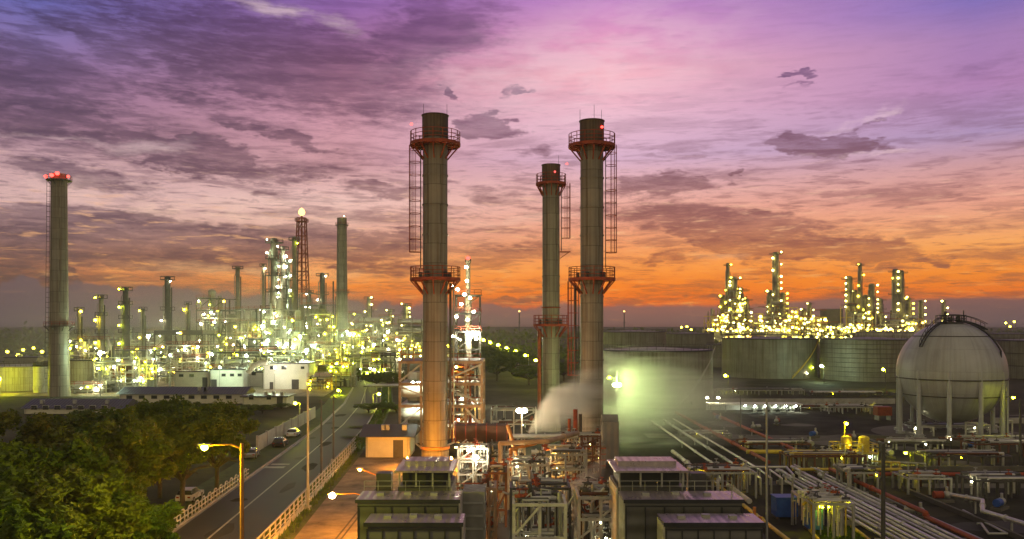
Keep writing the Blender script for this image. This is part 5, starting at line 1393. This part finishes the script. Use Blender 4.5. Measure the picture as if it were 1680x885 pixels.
LU = 'lit process units of the left plant'
unit('small low unit with dense bright lamps right of the chimney', 168, 268, 258, 575, 10, 3, 20, ('lamp_white', 'lamp_cool', 'lamp_lime', 'lamp_yellow'), .34, 'galv', 81, 7, 18, group=LU, pcol=('white_steel', 'insul', 'galv'), tall=4)
unit('low dim pipe frame between the tall chimney and the bright low unit', 112, 190, 300, 558, 8, 2, 10, ('lamp_white', 'lamp_yellow'), .34, 'dark_steel', 82, 4, 10, group=LU)
unit('frame carrying a flat dark roof beside the dark column', 264, 342, 330, 548, 12, 3, 9, LW, .38, 'dark_steel', 83, 4, 14, group=LU, ragged=.02, roof='roof_dark', tall=0)
unit('pipe frame with pale legs under the dark roof', 282, 350, 290, 566, 8, 3, 10, LW, .32, 'white_steel', 84, 3, 12, group=LU, ragged=.1, tall=2, pcol=('white_steel', 'insul', 'galv'))
unit('tall dark furnace block left of the column cluster', 332, 402, 370, 490, 14, 6, 18, LW, .40, 'dark_steel', 85, 6, 14, group=LU, tall=5)
unit('furnace block between the left furnaces and the cluster', 395, 446, 350, 508, 12, 5, 16, LW, .40, 'galv', 86, 6, 12, group=LU, tall=4)
unit('glowing base block of the column cluster', 438, 500, 345, 508, 12, 6, 26, ('lamp_white', 'lamp_cool', 'lamp_cool', 'lamp_lime'), .44, 'galv', 87, 8, 16, group=LU, tall=5, pcol=('white_steel', 'insul', 'galv'))
unit('dim greenish block in front of the column cluster', 392, 505, 310, 556, 10, 3, 18, ('lamp_cool', 'lamp_lime', 'lamp_white'), .36, 'dark_steel', 88, 7, 16, group=LU, tall=3)
unit('dark furnace block under the flare tower', 498, 556, 430, 482, 16, 6, 20, ('lamp_white', 'lamp_yellow', 'lamp_lime'), .46, 'dark_steel', 89, 6, 12, group=LU, tall=4)
unit('lit block at the right foot of the grey concrete chimney', 560, 632, 450, 515, 14, 5, 26, ('far_pale', 'lamp_lime', 'far_yellow'), .52, 'galv', 90, 7, 12, group=LU, tall=3)
unit('bright stepped block left of the left stack', 625, 694, 480, 520, 14, 5, 32, ('far_pale', 'far_yellow', 'far_pale'), .62, 'galv', 91, 7, 10, group=LU, tall=2, ragged=.6)
unit('low yellow green lit frame behind the small trees', 520, 600, 330, 566, 10, 2, 14, ('lamp_lime', 'lamp_yellow'), .42, 'dark_steel', 92, 4, 12, group=LU)
unit('low lit frame at the left of the boiler steelwork', 596, 668, 300, 560, 10, 3, 15, ('lamp_lime', 'lamp_white', 'lamp_yellow'), .36, 'dark_steel', 93, 4, 12, group=LU)
unit('dim pipe frame beyond the bend of the road', 505, 580, 275, 600, 8, 2, 7, ('lamp_lime', 'lamp_yellow'), .34, 'galv', 94, 3, 10, group=LU)
unit('pipe frame beside the white block building', 508, 548, 262, 618, 6, 2, 4, ('lamp_yellow',), .3, 'yellow_paint_and_light', 95, 2, 8, group=LU)
unit('dark low frame behind the middle of the plant row', 700, 760, 420, 552, 10, 2, 8, ('lamp_white', 'lamp_yellow'), .4, 'dark_steel', 96, 3, 8, group=LU)
for k, (a, b, y, top, lv, nl, lab) in enumerate([(118, 178, 250, 632, 1, 5, 'low pipe rack at the foot of the tall left chimney'), (268, 340, 300, 585, 2, 8, 'low lit rack behind the grey flat building'), (345, 432, 290, 578, 2, 9, 'low lit rack behind the low white block building'), (432, 508, 300, 575, 2, 9, 'low lit rack behind the tall white block building'),
                                                (98, 176, 320, 565, 2, 8, 'dim lit rack behind the narrow tank by the chimney'), (560, 660, 380, 556, 2, 14, 'lit rack left of the left stack'), (500, 600, 400, 545, 3, 16, 'lit rack at the foot of the flare tower'), (330, 440, 400, 535, 3, 16, 'lit rack behind the left furnace blocks'), (200, 280, 400, 545, 2, 8, 'far lit rack left of the flat dark roof')]):
    unit(lab, a, b, y, top, 7, lv, nl, ('lamp_lime', 'lamp_white', 'lamp_yellow', 'lamp_cool'), .34 + (y - 250) * .001, ['galv', 'white_steel', 'dark_steel'][k % 3], 120 + k, 3, 14, 'pipe rack', LU, .15, tall=2, pcol=('insul', 'galv', 'white_steel'))
for px, py, y, lm_, r in ((517, 575, 300, 'flood_cool', .5), (505, 553, 330, 'flood_cool', .5), (455, 560, 300, 'flood_cool', .45), (267, 553, 300, 'flood_main', .45), (196, 580, 250, 'flood_cool', .5), (577, 545, 420, 'flood_cool', .55), (642, 545, 440, 'flood_main', .6)):
    t = thing('floodlight_post', 'glaring floodlight on a mast at the %s' % {517: 'right of the white block building', 505: 'right foot of the column cluster', 455: 'front of the column cluster', 267: 'left of the flat dark roof', 196: 'bright low unit right of the chimney', 577: 'right foot of the grey concrete chimney', 642: 'bright stepped block'}[px], 'floodlight', (X(px, y), y - 12, 0))
    zz = Z(py, y - 12); MB().cyl((0, .4, 0), (0, .4, zz + .6), .16, .1, 8).build('pole', 'galv', t); MB().bar((-.6, .3, zz + .5), (.6, .3, zz + .5), .12).build('bracket', 'galv', t)
    lamp(t, (0, -.1, zz), lm_, r)


# ------------------------------------------------------------------ buildings of the left middle ground
def building(name, label, px0, px1, yf, depth, ptop, wallm, roofm, wins=(), doors=(), over=.4, z0=0, roof='flat', cat='building'):
    x0, x1 = X(px0, yf), X(px1, yf); h = Z(ptop, yf); w = x1 - x0
    t = thing(name, label, cat, ((x0 + x1) / 2, yf, 0))
    MB().box2(-w / 2, w / 2, 0, depth, z0, h - .3).build('wall', wallm, t)
    r = MB()
    if roof == 'flat': r.box2(-w / 2 - over, w / 2 + over, -over, depth + over, h - .3, h)
    elif roof == 'gable':
        e = over; vs = [(-w / 2 - e, -e, h - .3), (w / 2 + e, -e, h - .3), (w / 2 + e, depth + e, h - .3), (-w / 2 - e, depth + e, h - .3), (-w / 2 - e, depth / 2, h + depth * .16), (w / 2 + e, depth / 2, h + depth * .16)]
        r.add(vs, [(0, 1, 5, 4), (2, 3, 4, 5), (0, 4, 3), (1, 2, 5), (3, 2, 1, 0)])
    elif roof == 'hip':
        e = over; q = depth * .45; vs = [(-w / 2 - e, -e, h - .3), (w / 2 + e, -e, h - .3), (w / 2 + e, depth + e, h - .3), (-w / 2 - e, depth + e, h - .3), (-w / 2 + q, depth / 2, h + depth * .2), (w / 2 - q, depth / 2, h + depth * .2)]
        r.add(vs, [(0, 1, 5, 4), (2, 3, 4, 5), (0, 4, 3), (1, 2, 5), (3, 2, 1, 0)])
    r.build('roof', roofm, t)
    for (u, v, a, b) in wins:
        f = MB().box((u * w, -.03, v), (a, .1, b)).build('window', 'white_steel', t); MB().box((u * w, -.07, v), (a - .16, .06, b - .16)).build('pane', 'glass', f)
    rb = random.Random(int(px0)); hh = h if roof == 'flat' else h + depth * .07
    for k in range(3): MB().box(((rb.random() - .5) * w * .8, depth * (.3 + .2 * k) if roof == 'flat' else depth * .25, hh + .3), (.7, .7, .9)).build('roof_vent', 'galv', t)
    for e in (-1, 1): MB().tube([(e * (w / 2 - .25), -.1, 0), (e * (w / 2 - .25), -.1, h - .35)], .06, 6).build('downpipe', 'galv', t)
    for (u, a, b) in doors: MB().box((u * w, -.04, b / 2), (a, .1, b)).build('door', 'roof_dark', t)
    return t


building('gate_house', 'small cream house with a plain dark grey roof and dark doorway beside the left stack', 600, 672, 128, 7, 713, 'cream_wall', 'roof_dark', [], [(.24, 1.5, 2.6)], .9, roof='gable')
building('long_shed', 'long low shed with a dark purplish roof behind the left trees', 40, 200, 190, 9, 668, 'cream_wall', 'roof_sheet', [(k * .12 - .4, 1.4, 1.4, 1) for k in range(7)], (), .6, roof='gable')
building('long_shed', 'long pale shed with dark flat eaves below the white lit block building', 196, 400, 215, 8, 645, 'cream_wall', 'roof_sheet', [(k * .1 - .42, 1.6, 1.6, 1) for k in range(9)], (), .6, roof='gable')
building('block_building', 'tall white block building glaring in floodlight left of the road', 432, 507, 262, 14, 596, 'white_wall', 'roof_sheet', [(-.3, 6.6, 1.6, 1.2), (-.05, 6.6, 1.6, 1.2), (.36, 6.6, 1.2, .9)], [(.2, 2.2, 3), (-.32, 1.1, 2.2)], .2)
building('block_building', 'low white block building with a bright wall left of the tall white one', 345, 400, 268, 10, 606, 'white_wall', 'roof_sheet', [(-.1, 4, 1.4, 1), (.15, 4, 1.4, 1), (.38, 4, 1.4, 1)], [(-.4, 2, 2.6)], .2)
building('block_building', 'grey flat building joined left of the low white one', 286, 343, 272, 10, 609, 'cream_wall', 'roof_sheet', [(-.3, 3.6, 1.6, 1), (0, 3.6, 1.6, 1)], [(.38, 1.6, 3)], .2)
building('linking_building', 'pale low building between low and tall white blocks', 401, 432, 274, 9, 610, 'white_wall', 'roof_dark', [(0, 4, 1.5, 1)], (), .2)
building('workshop', 'cream workshop wall under the eaves at the left kerb of the road', 398, 470, 205, 7, 650, 'cream_wall', 'roof_sheet', [(-.3, 2.4, 1.2, 1.2), (.1, 2.4, 1.2, 1.2)], [(.35, 1.4, 2.4)], .5)
building('low_store', 'low store with a dark flat roof behind the pale left edge tank', 8, 62, 290, 8, 586, 'clad_grey', 'roof_dark', (), [(.1, 2, 2.6)], .3)
for lab, px, y, lm_, r in (('low white one', 362, 262, 'flood_cool', .32), ('tall white one', 452, 256, 'flood_main', .32)):
    t = thing('wall_floodlight', 'wall floodlight shining on the block building, the %s' % lab, 'floodlight', (X(px, y), y - 1, 0)); zz = Z(605, y - 1)
    MB().cyl((0, 0, 0), (0, 0, zz), .08, None, 6).build('pole', 'galv', t); lamp(t, (0, .3, zz + .3), lm_, r)
# big curved duct beside the white block building
pipe('fat pale curved duct arching left of the tall white block building', [(X(402, 255), 258, 5.2), (X(410, 255), 258, 7.4), (X(422, 255), 258, 8.2), (X(434, 255), 258, 8.3)], .8, 'tank_pale', flanges=False, legs=[(X(402, 255), 258, 5.2)])
# canopy right of the road bend, far roof
t = thing('canopy_shed', 'grey open canopy on thin posts behind the small lit trees', 'canopy', (X(628, 215), 215, 0)); zz = Z(634, 215); w = 62 / F * 215
MB().box((0, 3, zz), (w, 7, .3)).build('roof', 'roof_sheet', t)
for k in range(4): MB().box((-w / 2 + .3 + (w - .6) * k / 3, -.1, zz / 2), (.2, .2, zz - .3)).build('post', 'galv', t)
# boundary wall left of the road
bw = thing('boundary_wall', 'pale boundary wall of panels along the left kerb of the road', 'wall', (-41.3, 138, 0))
a, b = Vector((-40.0, 134)), Vector((-42.2, 183)); d = b - a; n = 8; an = math.atan2(d.y, d.x)
for k in range(n):
    p = a + d * ((k + .5) / n) - Vector((-41.3, 138)); MB().box((p.x, p.y, 1.15), (d.length / n - .35, .18, 2.3), an).build('panel', 'pale_concrete', bw)
    q = a + d * (k / n) - Vector((-41.3, 138)); MB().box((q.x, q.y, 1.25), (.3, .32, 2.5), an).build('pier', 'concrete', bw)


# ------------------------------------------------------------------ vehicles
def car(label, x, y, rz, m_):
    t = thing('parked_car', label, 'car', (x, y, 0), rz, 'cars parked at the left kerb')
    def hull(prof, w, w2):
        vs = []; n = len(prof)
        for s_ in (-1, 1):
            for (px, pz, k) in prof: vs.append((px, s_ * (w if k == 0 else w2) / 2, pz))
        return MB().add(vs, [tuple(range(n))[::-1], tuple(range(n, 2 * n))] + [(i, (i + 1) % n, n + (i + 1) % n, n + i) for i in range(n)])
    body = hull([(-2.15, .32, 0), (2.1, .32, 0), (2.2, .55, 0), (2.1, .78, 0), (1.0, .92, 0), (-1.95, .95, 0), (-2.2, .75, 0)], 1.75, 1.7).build('body', m_, t)
    hull([(-1.85, .95, 0), (.95, .92, 0), (.35, 1.38, 1), (-.1, 1.46, 1), (-1.1, 1.46, 1), (-1.6, 1.38, 1)], 1.68, 1.3).build('cabin_glass', 'glass', t)
    hull([(.38, 1.37, 0), (-.1, 1.465, 0), (-1.1, 1.465, 0), (-1.62, 1.37, 0), (-1.1, 1.5, 0), (-.1, 1.5, 0)], 1.34, 1.3).build('roof', m_, t)
    wm = MB().cyl((0, -.11, 0), (0, .11, 0), .32, None, 16).mesh('wheel', 'tyre'); rm = MB().cyl((0, -.12, 0), (0, .12, 0), .19, None, 12).mesh('rim', 'galv')
    for sx in (-1.3, 1.35):
        for sy in (-.8, .8): wq = link('wheel', wm, t, (sx, sy, .32)); link('rim', rm, wq, (0, 0, 0))
    for sy in (-.62, .62): MB().box((2.17, sy, .66), (.08, .36, .14)).build('headlight', 'white_steel', t); MB().box((-2.17, sy, .72), (.08, .3, .16)).build('tail_light', 'car_red', t)
    return t


car('silver car parked under the trees before the boundary wall', X(413, 128), 128, 1.7, 'car_silver')
car('dark car parked at the near end of the pale boundary wall', -38.0, 140, 1.62, 'car_dark')
car('white car parked farther along the pale boundary wall', -38.9, 152, 1.62, 'car_white')
car('dark red car half hidden by the kerb barrier under the trees', -34.6, 82, 1.6, 'car_red')
car('white car behind the kerb barrier under the tree edge', -36.6, 97, 1.6, 'car_white')


# ------------------------------------------------------------------ trees
def leaf_mat(name, a, b):
    m = mat(name, a, .65, 0, .1, 1)
    nt = m.node_tree; N = nt.nodes; L = nt.links
    oi = N.new('ShaderNodeTexCoord'); nz = N.new('ShaderNodeTexNoise'); nz.inputs['Scale'].default_value = .55; nz.inputs['Detail'].default_value = 6
    L.new(oi.outputs['Object'], nz.inputs['Vector']); r = N.new('ShaderNodeValToRGB')
    r.color_ramp.elements[0].position = .32; r.color_ramp.elements[0].color = (*a, 1); r.color_ramp.elements[1].position = .68; r.color_ramp.elements[1].color = (*b, 1)
    L.new(nz.outputs[0], r.inputs[0]); bs = N['Principled BSDF']; L.new(r.outputs[0], bs.inputs['Base Color'])
    tr = N.new('ShaderNodeBsdfTranslucent'); L.new(r.outputs[0], tr.inputs[0]); mx = N.new('ShaderNodeMixShader'); mx.inputs[0].default_value = .3
    L.new(bs.outputs[0], mx.inputs[1]); L.new(tr.outputs[0], mx.inputs[2]); L.new(mx.outputs[0], N['Material Output'].inputs[0])


leaf_mat('leaf_dark', (.04, .075, .006), (.13, .165, .012))
leaf_mat('leaf_warm', (.055, .08, .007), (.16, .155, .014))
leaf_mat('leaf_lit', (.05, .10, .012), (.11, .15, .02))


def crown_mesh(seed, R, Hc, n, size, m_, nclump=58):
    rn = random.Random(seed); mb = MB(); cl = []
    for _ in range(nclump):
        while True:
            p = Vector((rn.uniform(-1, 1), rn.uniform(-1, 1), rn.uniform(-1, 1)))
            if .45 < p.length < 1.06: break
        p.z = p.z * .9 + .1; cl.append((Vector((p.x * R, p.y * R, p.z * Hc)), rn.uniform(.11, .24) * R))
    vs = []; fs = []
    for k in range(n):
        c, cr = cl[rn.randrange(nclump)]
        d = Vector((rn.gauss(0, 1), rn.gauss(0, 1), rn.gauss(0, .75))); d = d.normalized() * cr * rn.uniform(.55, 1.08)
        p = c + d; u = Vector((rn.gauss(0, 1), rn.gauss(0, 1), rn.gauss(0, .6))).normalized(); v = u.cross(Vector((rn.gauss(0, 1), rn.gauss(0, 1), rn.gauss(0, 1)))).normalized()
        s_ = size * rn.uniform(.6, 1.3); o = len(vs)
        vs += [p - u * s_, p + v * s_ * .45, p + u * s_, p - v * s_ * .45]; fs.append((o, o + 1, o + 2, o + 3))
    return MB().add(vs, fs).mesh('crown', m_), cl


def trunk_mesh(seed, h, cl, r):
    rn = random.Random(seed); mb = MB(); mb.tube([(0, 0, 0), (.1, .05, h * .5), (.05, -.1, h)], r, 8)
    for c, cr in cl[::3]:
        mid = Vector((c.x * .45, c.y * .45, h + c.z * .3 + .6)); mb.cyl((0, 0, h * .75), mid, r * .5, r * .3, 6).cyl(mid, (c.x, c.y, c.z + h + 1.5), r * .3, r * .08, 5)
    return mb.mesh('trunk', 'wood')


VAR = []
for k, (mm, n) in enumerate((('leaf_dark', 15000), ('leaf_warm', 15000), ('leaf_dark', 15000), ('leaf_lit', 9000))):
    cm, cl = crown_mesh(30 + k, 5.0, 4.0, n, .26, mm); VAR.append((cm, trunk_mesh(40 + k, 4.5, cl, .3)))


def tree(label, px, y, top, var, s=1., rz=0, group='broadleaf trees left of the road'):
    x = X(px, y); h = Z(top, y); k = h / 12.2 * 1.0
    t = thing('broadleaf_tree', label, 'tree', (x, y, 0), rz, group); t.scale = (s, s, k)
    link('crown', VAR[var][0], t, (0, 0, 8.2)); link('trunk', VAR[var][1], t, (0, 0, 0))
    return t


tree('olive tree at the left edge in the front row', 48, 60, 716, 0, .98, .3)
tree('brownish olive tree in the front row, second from the left edge', 165, 66, 694, 1, .95, 1.2)
tree('dark tree nearest the road behind the front row', 300, 92, 668, 2, .9, 2.1)
tree('dark tree behind the front row, right of the long dark shed roof', 198, 86, 668, 2, .85, 3)
tree('olive tree behind the front row at the left edge', 30, 86, 674, 1, .9, 4)
tree('dark tree in the back row before the long pale shed', 262, 98, 652, 0, .88, 5)
tree('dark small crowned tree at the back beside the road', 355, 100, 656, 2, .8, .7)
tree('olive tree filling the lower left corner', 105, 54, 782, 1, .9, 2.6)
tree('yellowish low tree at the bottom, left of the kerb barrier', 180, 58, 806, 0, .8, 1.9)
tree('dim tree at the lower left edge of the view', -5, 50, 800, 2, .9, 5.5)
tree('dark tree at the back left below the long dark shed', 110, 104, 676, 0, .9, 1)
tree('olive tree filling the gap behind the front row', 238, 90, 690, 1, .75, 3.3)
SG = 'small trees lit by the street lamps'
for k, (px, y, top, s, v, lab) in enumerate([(604, 192, 662, .62, 3, 'bright green lit small tree behind the cream house, left one'), (628, 190, 660, .62, 3, 'bright green lit small tree behind the cream house, middle one'), (650, 194, 664, .55, 3, 'bright green lit small tree behind the cream house, right one'),
                                             (560, 262, 645, .8, 3, 'lit small tree at the bend of the road'), (618, 268, 612, 1.0, 0, 'dark round tree behind the grey canopy, left one'), (640, 262, 610, .95, 2, 'dark round tree behind the grey canopy, right one'), (588, 300, 603, 1.0, 0, 'dark tree behind the bend of the road'),
                                             (405, 200, 664, .5, 2, 'small dark tree before the cream workshop'), (520, 240, 655, .55, 3, 'lit bush-like tree beside the far street lamp'), (815, 300, 586, 1.4, 0, 'dark tree left of the far lamp row, near one'), (840, 340, 575, 1.6, 2, 'dark tree beside the far lamp row, middle one'),
                                             (800, 380, 568, 1.7, 0, 'dark tree left of the far lamp row, far one'), (868, 280, 600, 1.3, 2, 'dark tree in front of the far lamp row near the middle stack'), (925, 300, 592, 1.3, 0, 'dark tree between the middle and right stacks'), (935, 230, 628, 1.1, 2, 'dark low tree behind the steam between the stacks'),
                                             (230, 230, 646, .6, 2, 'small dark tree behind the long pale shed'), (380, 228, 640, .6, 2, 'small dark tree left of the cream workshop roof')]):
    tree(lab, px, y, top, v, s, k * 1.3, SG if v == 3 else 'dark trees of the middle ground')

for k, (px, y, top, s_, v, lab) in enumerate([(232, 160, 664, .8, 2, 'dark tree between the front trees and the long pale shed, left one'), (290, 168, 656, .8, 0, 'dark tree between the front trees and the long pale shed, middle one'), (350, 158, 662, .8, 2, 'dark tree between the front trees and the long pale shed, right one'), (392, 165, 668, .6, 0, 'dark tree behind the boundary wall at its near end'),
                                              (430, 190, 664, .5, 2, 'small tree behind the middle of the boundary wall'), (462, 200, 662, .45, 3, 'lit shrub at the far end of the boundary wall'), (150, 170, 672, .8, 0, 'dark tree in front of the long dark shed'), (575, 150, 716, .3, 3, 'low shrub at the far end of the railing fence'), (585, 165, 700, .35, 2, 'low dark shrub beyond the railing fence')]):
    tree(lab, px, y, top, v, s_, k * 1.7 + .4, 'dark trees of the middle ground')
# far woodland on the plain
rn = random.Random(99); vs = []; fs = []
for belt, (y0, y1, x0, x1, n, hh) in enumerate([(560, 700, -480, -120, 5200, 11), (700, 1500, -1100, 1200, 9000, 13), (430, 560, -40, 60, 1600, 9), (340, 420, -210, -165, 900, 8)]):
    for k in range(n):
        y = rn.uniform(y0, y1); x = rn.uniform(x0, x1); z = abs(rn.gauss(0, .5)) * hh * (.5 + .5 * math.sin(x * .045 + y * .02) ** 2); s_ = rn.uniform(.9, 2.2) * (y / 600)
        u = Vector((rn.gauss(0, 1), rn.gauss(0, 1), rn.gauss(0, .8))).normalized(); v = u.cross(Vector((rn.gauss(0, 1), rn.gauss(0, 1), rn.gauss(0, 1)))).normalized(); p = Vector((x, y, z + .6)); o = len(vs)
        vs += [p - u * s_, p + v * s_ * .7, p + u * s_, p - v * s_ * .7]; fs.append((o, o + 1, o + 2, o + 3))
tag(MB().add(vs, fs).build('woodland', 'leaf_dark'), 'dark woodland belt spreading on the plain behind the plant', 'woodland', None, 'stuff')
rn = random.Random(98); vs = []; fs = []
P_, A2, B2 = strip(CL[1:6], 5.0, 7.6, 0)
for k in range(5200):
    i = rn.randrange(len(A2) - 1); f = rn.random(); g_ = rn.random(); p = A2[i].lerp(A2[i + 1], f).lerp(B2[i].lerp(B2[i + 1], f), g_)
    a = rn.random() * 6.3; h = rn.uniform(.15, .5) * (2 if rn.random() < .08 else 1); u = Vector((math.cos(a), math.sin(a), 0)) * .09; o = len(vs); q = Vector((p.x, p.y, .01))
    vs += [q - u, q + u, q + Vector((rn.gauss(0, .1), rn.gauss(0, .1), h))]; fs.append((o, o + 1, o + 2))
for k in range(3500):
    y = rn.uniform(62, 84); f = (y - 62) / 22; x = rn.uniform(26.5 + f * 2.9, 31 + f * 2.2); a = rn.random() * 6.3; u = Vector((math.cos(a), math.sin(a), 0)) * .08; o = len(vs); q = Vector((x, y, .015))
    vs += [q - u, q + u, q + Vector((rn.gauss(0, .08), rn.gauss(0, .08), rn.uniform(.1, .35)))]; fs.append((o, o + 1, o + 2))
tag(MB().add(vs, fs).build('grass', 'leaf_lit'), 'rough green grass on the road verge and beside the pipe way', 'grass', None, 'stuff')
# ------------------------------------------------------------------ evening haze
m = bpy.data.materials.new('haze'); m.use_nodes = True; nt = m.node_tree; nt.nodes.remove(nt.nodes['Principled BSDF'])
v = nt.nodes.new('ShaderNodeVolumePrincipled'); v.inputs['Color'].default_value = (.85, .85, .8, 1); v.inputs['Density'].default_value = .00018; v.inputs['Anisotropy'].default_value = .3
nt.links.new(v.outputs[0], nt.nodes['Material Output'].inputs['Volume']); M['haze'] = m
hz = MB().box2(-1900, 1900, -150, 1700, -1, 112).build('haze', 'haze')
tag(hz, 'thin evening haze hanging over the whole plant', 'haze', None, 'stuff')


def mist(label, x0, x1, y0, y1, h, dens):
    """lamp-lit mist over a plant, thinning out smoothly before its bounds"""
    m = bpy.data.materials.new('mist'); m.use_nodes = True; nt = m.node_tree; nt.nodes.remove(nt.nodes['Principled BSDF'])
    v = nt.nodes.new('ShaderNodeVolumePrincipled'); v.inputs['Color'].default_value = (.9, .95, .8, 1); v.inputs['Anisotropy'].default_value = .2
    tc = nt.nodes.new('ShaderNodeTexCoord'); mp = nt.nodes.new('ShaderNodeMapping'); nt.links.new(tc.outputs['Generated'], mp.inputs[0])
    mp.inputs['Location'].default_value = (-1, -1, -.0); mp.inputs['Scale'].default_value = (2, 2, 1)
    g_ = nt.nodes.new('ShaderNodeTexGradient'); g_.gradient_type = 'SPHERICAL'; nt.links.new(mp.outputs[0], g_.inputs[0])
    q = nt.nodes.new('ShaderNodeMath'); q.operation = 'MULTIPLY'; q.inputs[1].default_value = dens; nt.links.new(g_.outputs[1], q.inputs[0])
    nt.links.new(q.outputs[0], v.inputs['Density']); nt.links.new(v.outputs[0], nt.nodes['Material Output'].inputs['Volume']); M['mist'] = m
    w, d = x1 - x0, y1 - y0
    tag(MB().box((0, 0, h / 2), (w, d, h)).build('mist', 'mist', None, ((x0 + x1) / 2, (y0 + y1) / 2, .05)), label, 'mist', None, 'stuff')


mist('lamp lit mist drifting over the left plant', -260, -20, 240, 560, 46, .006)
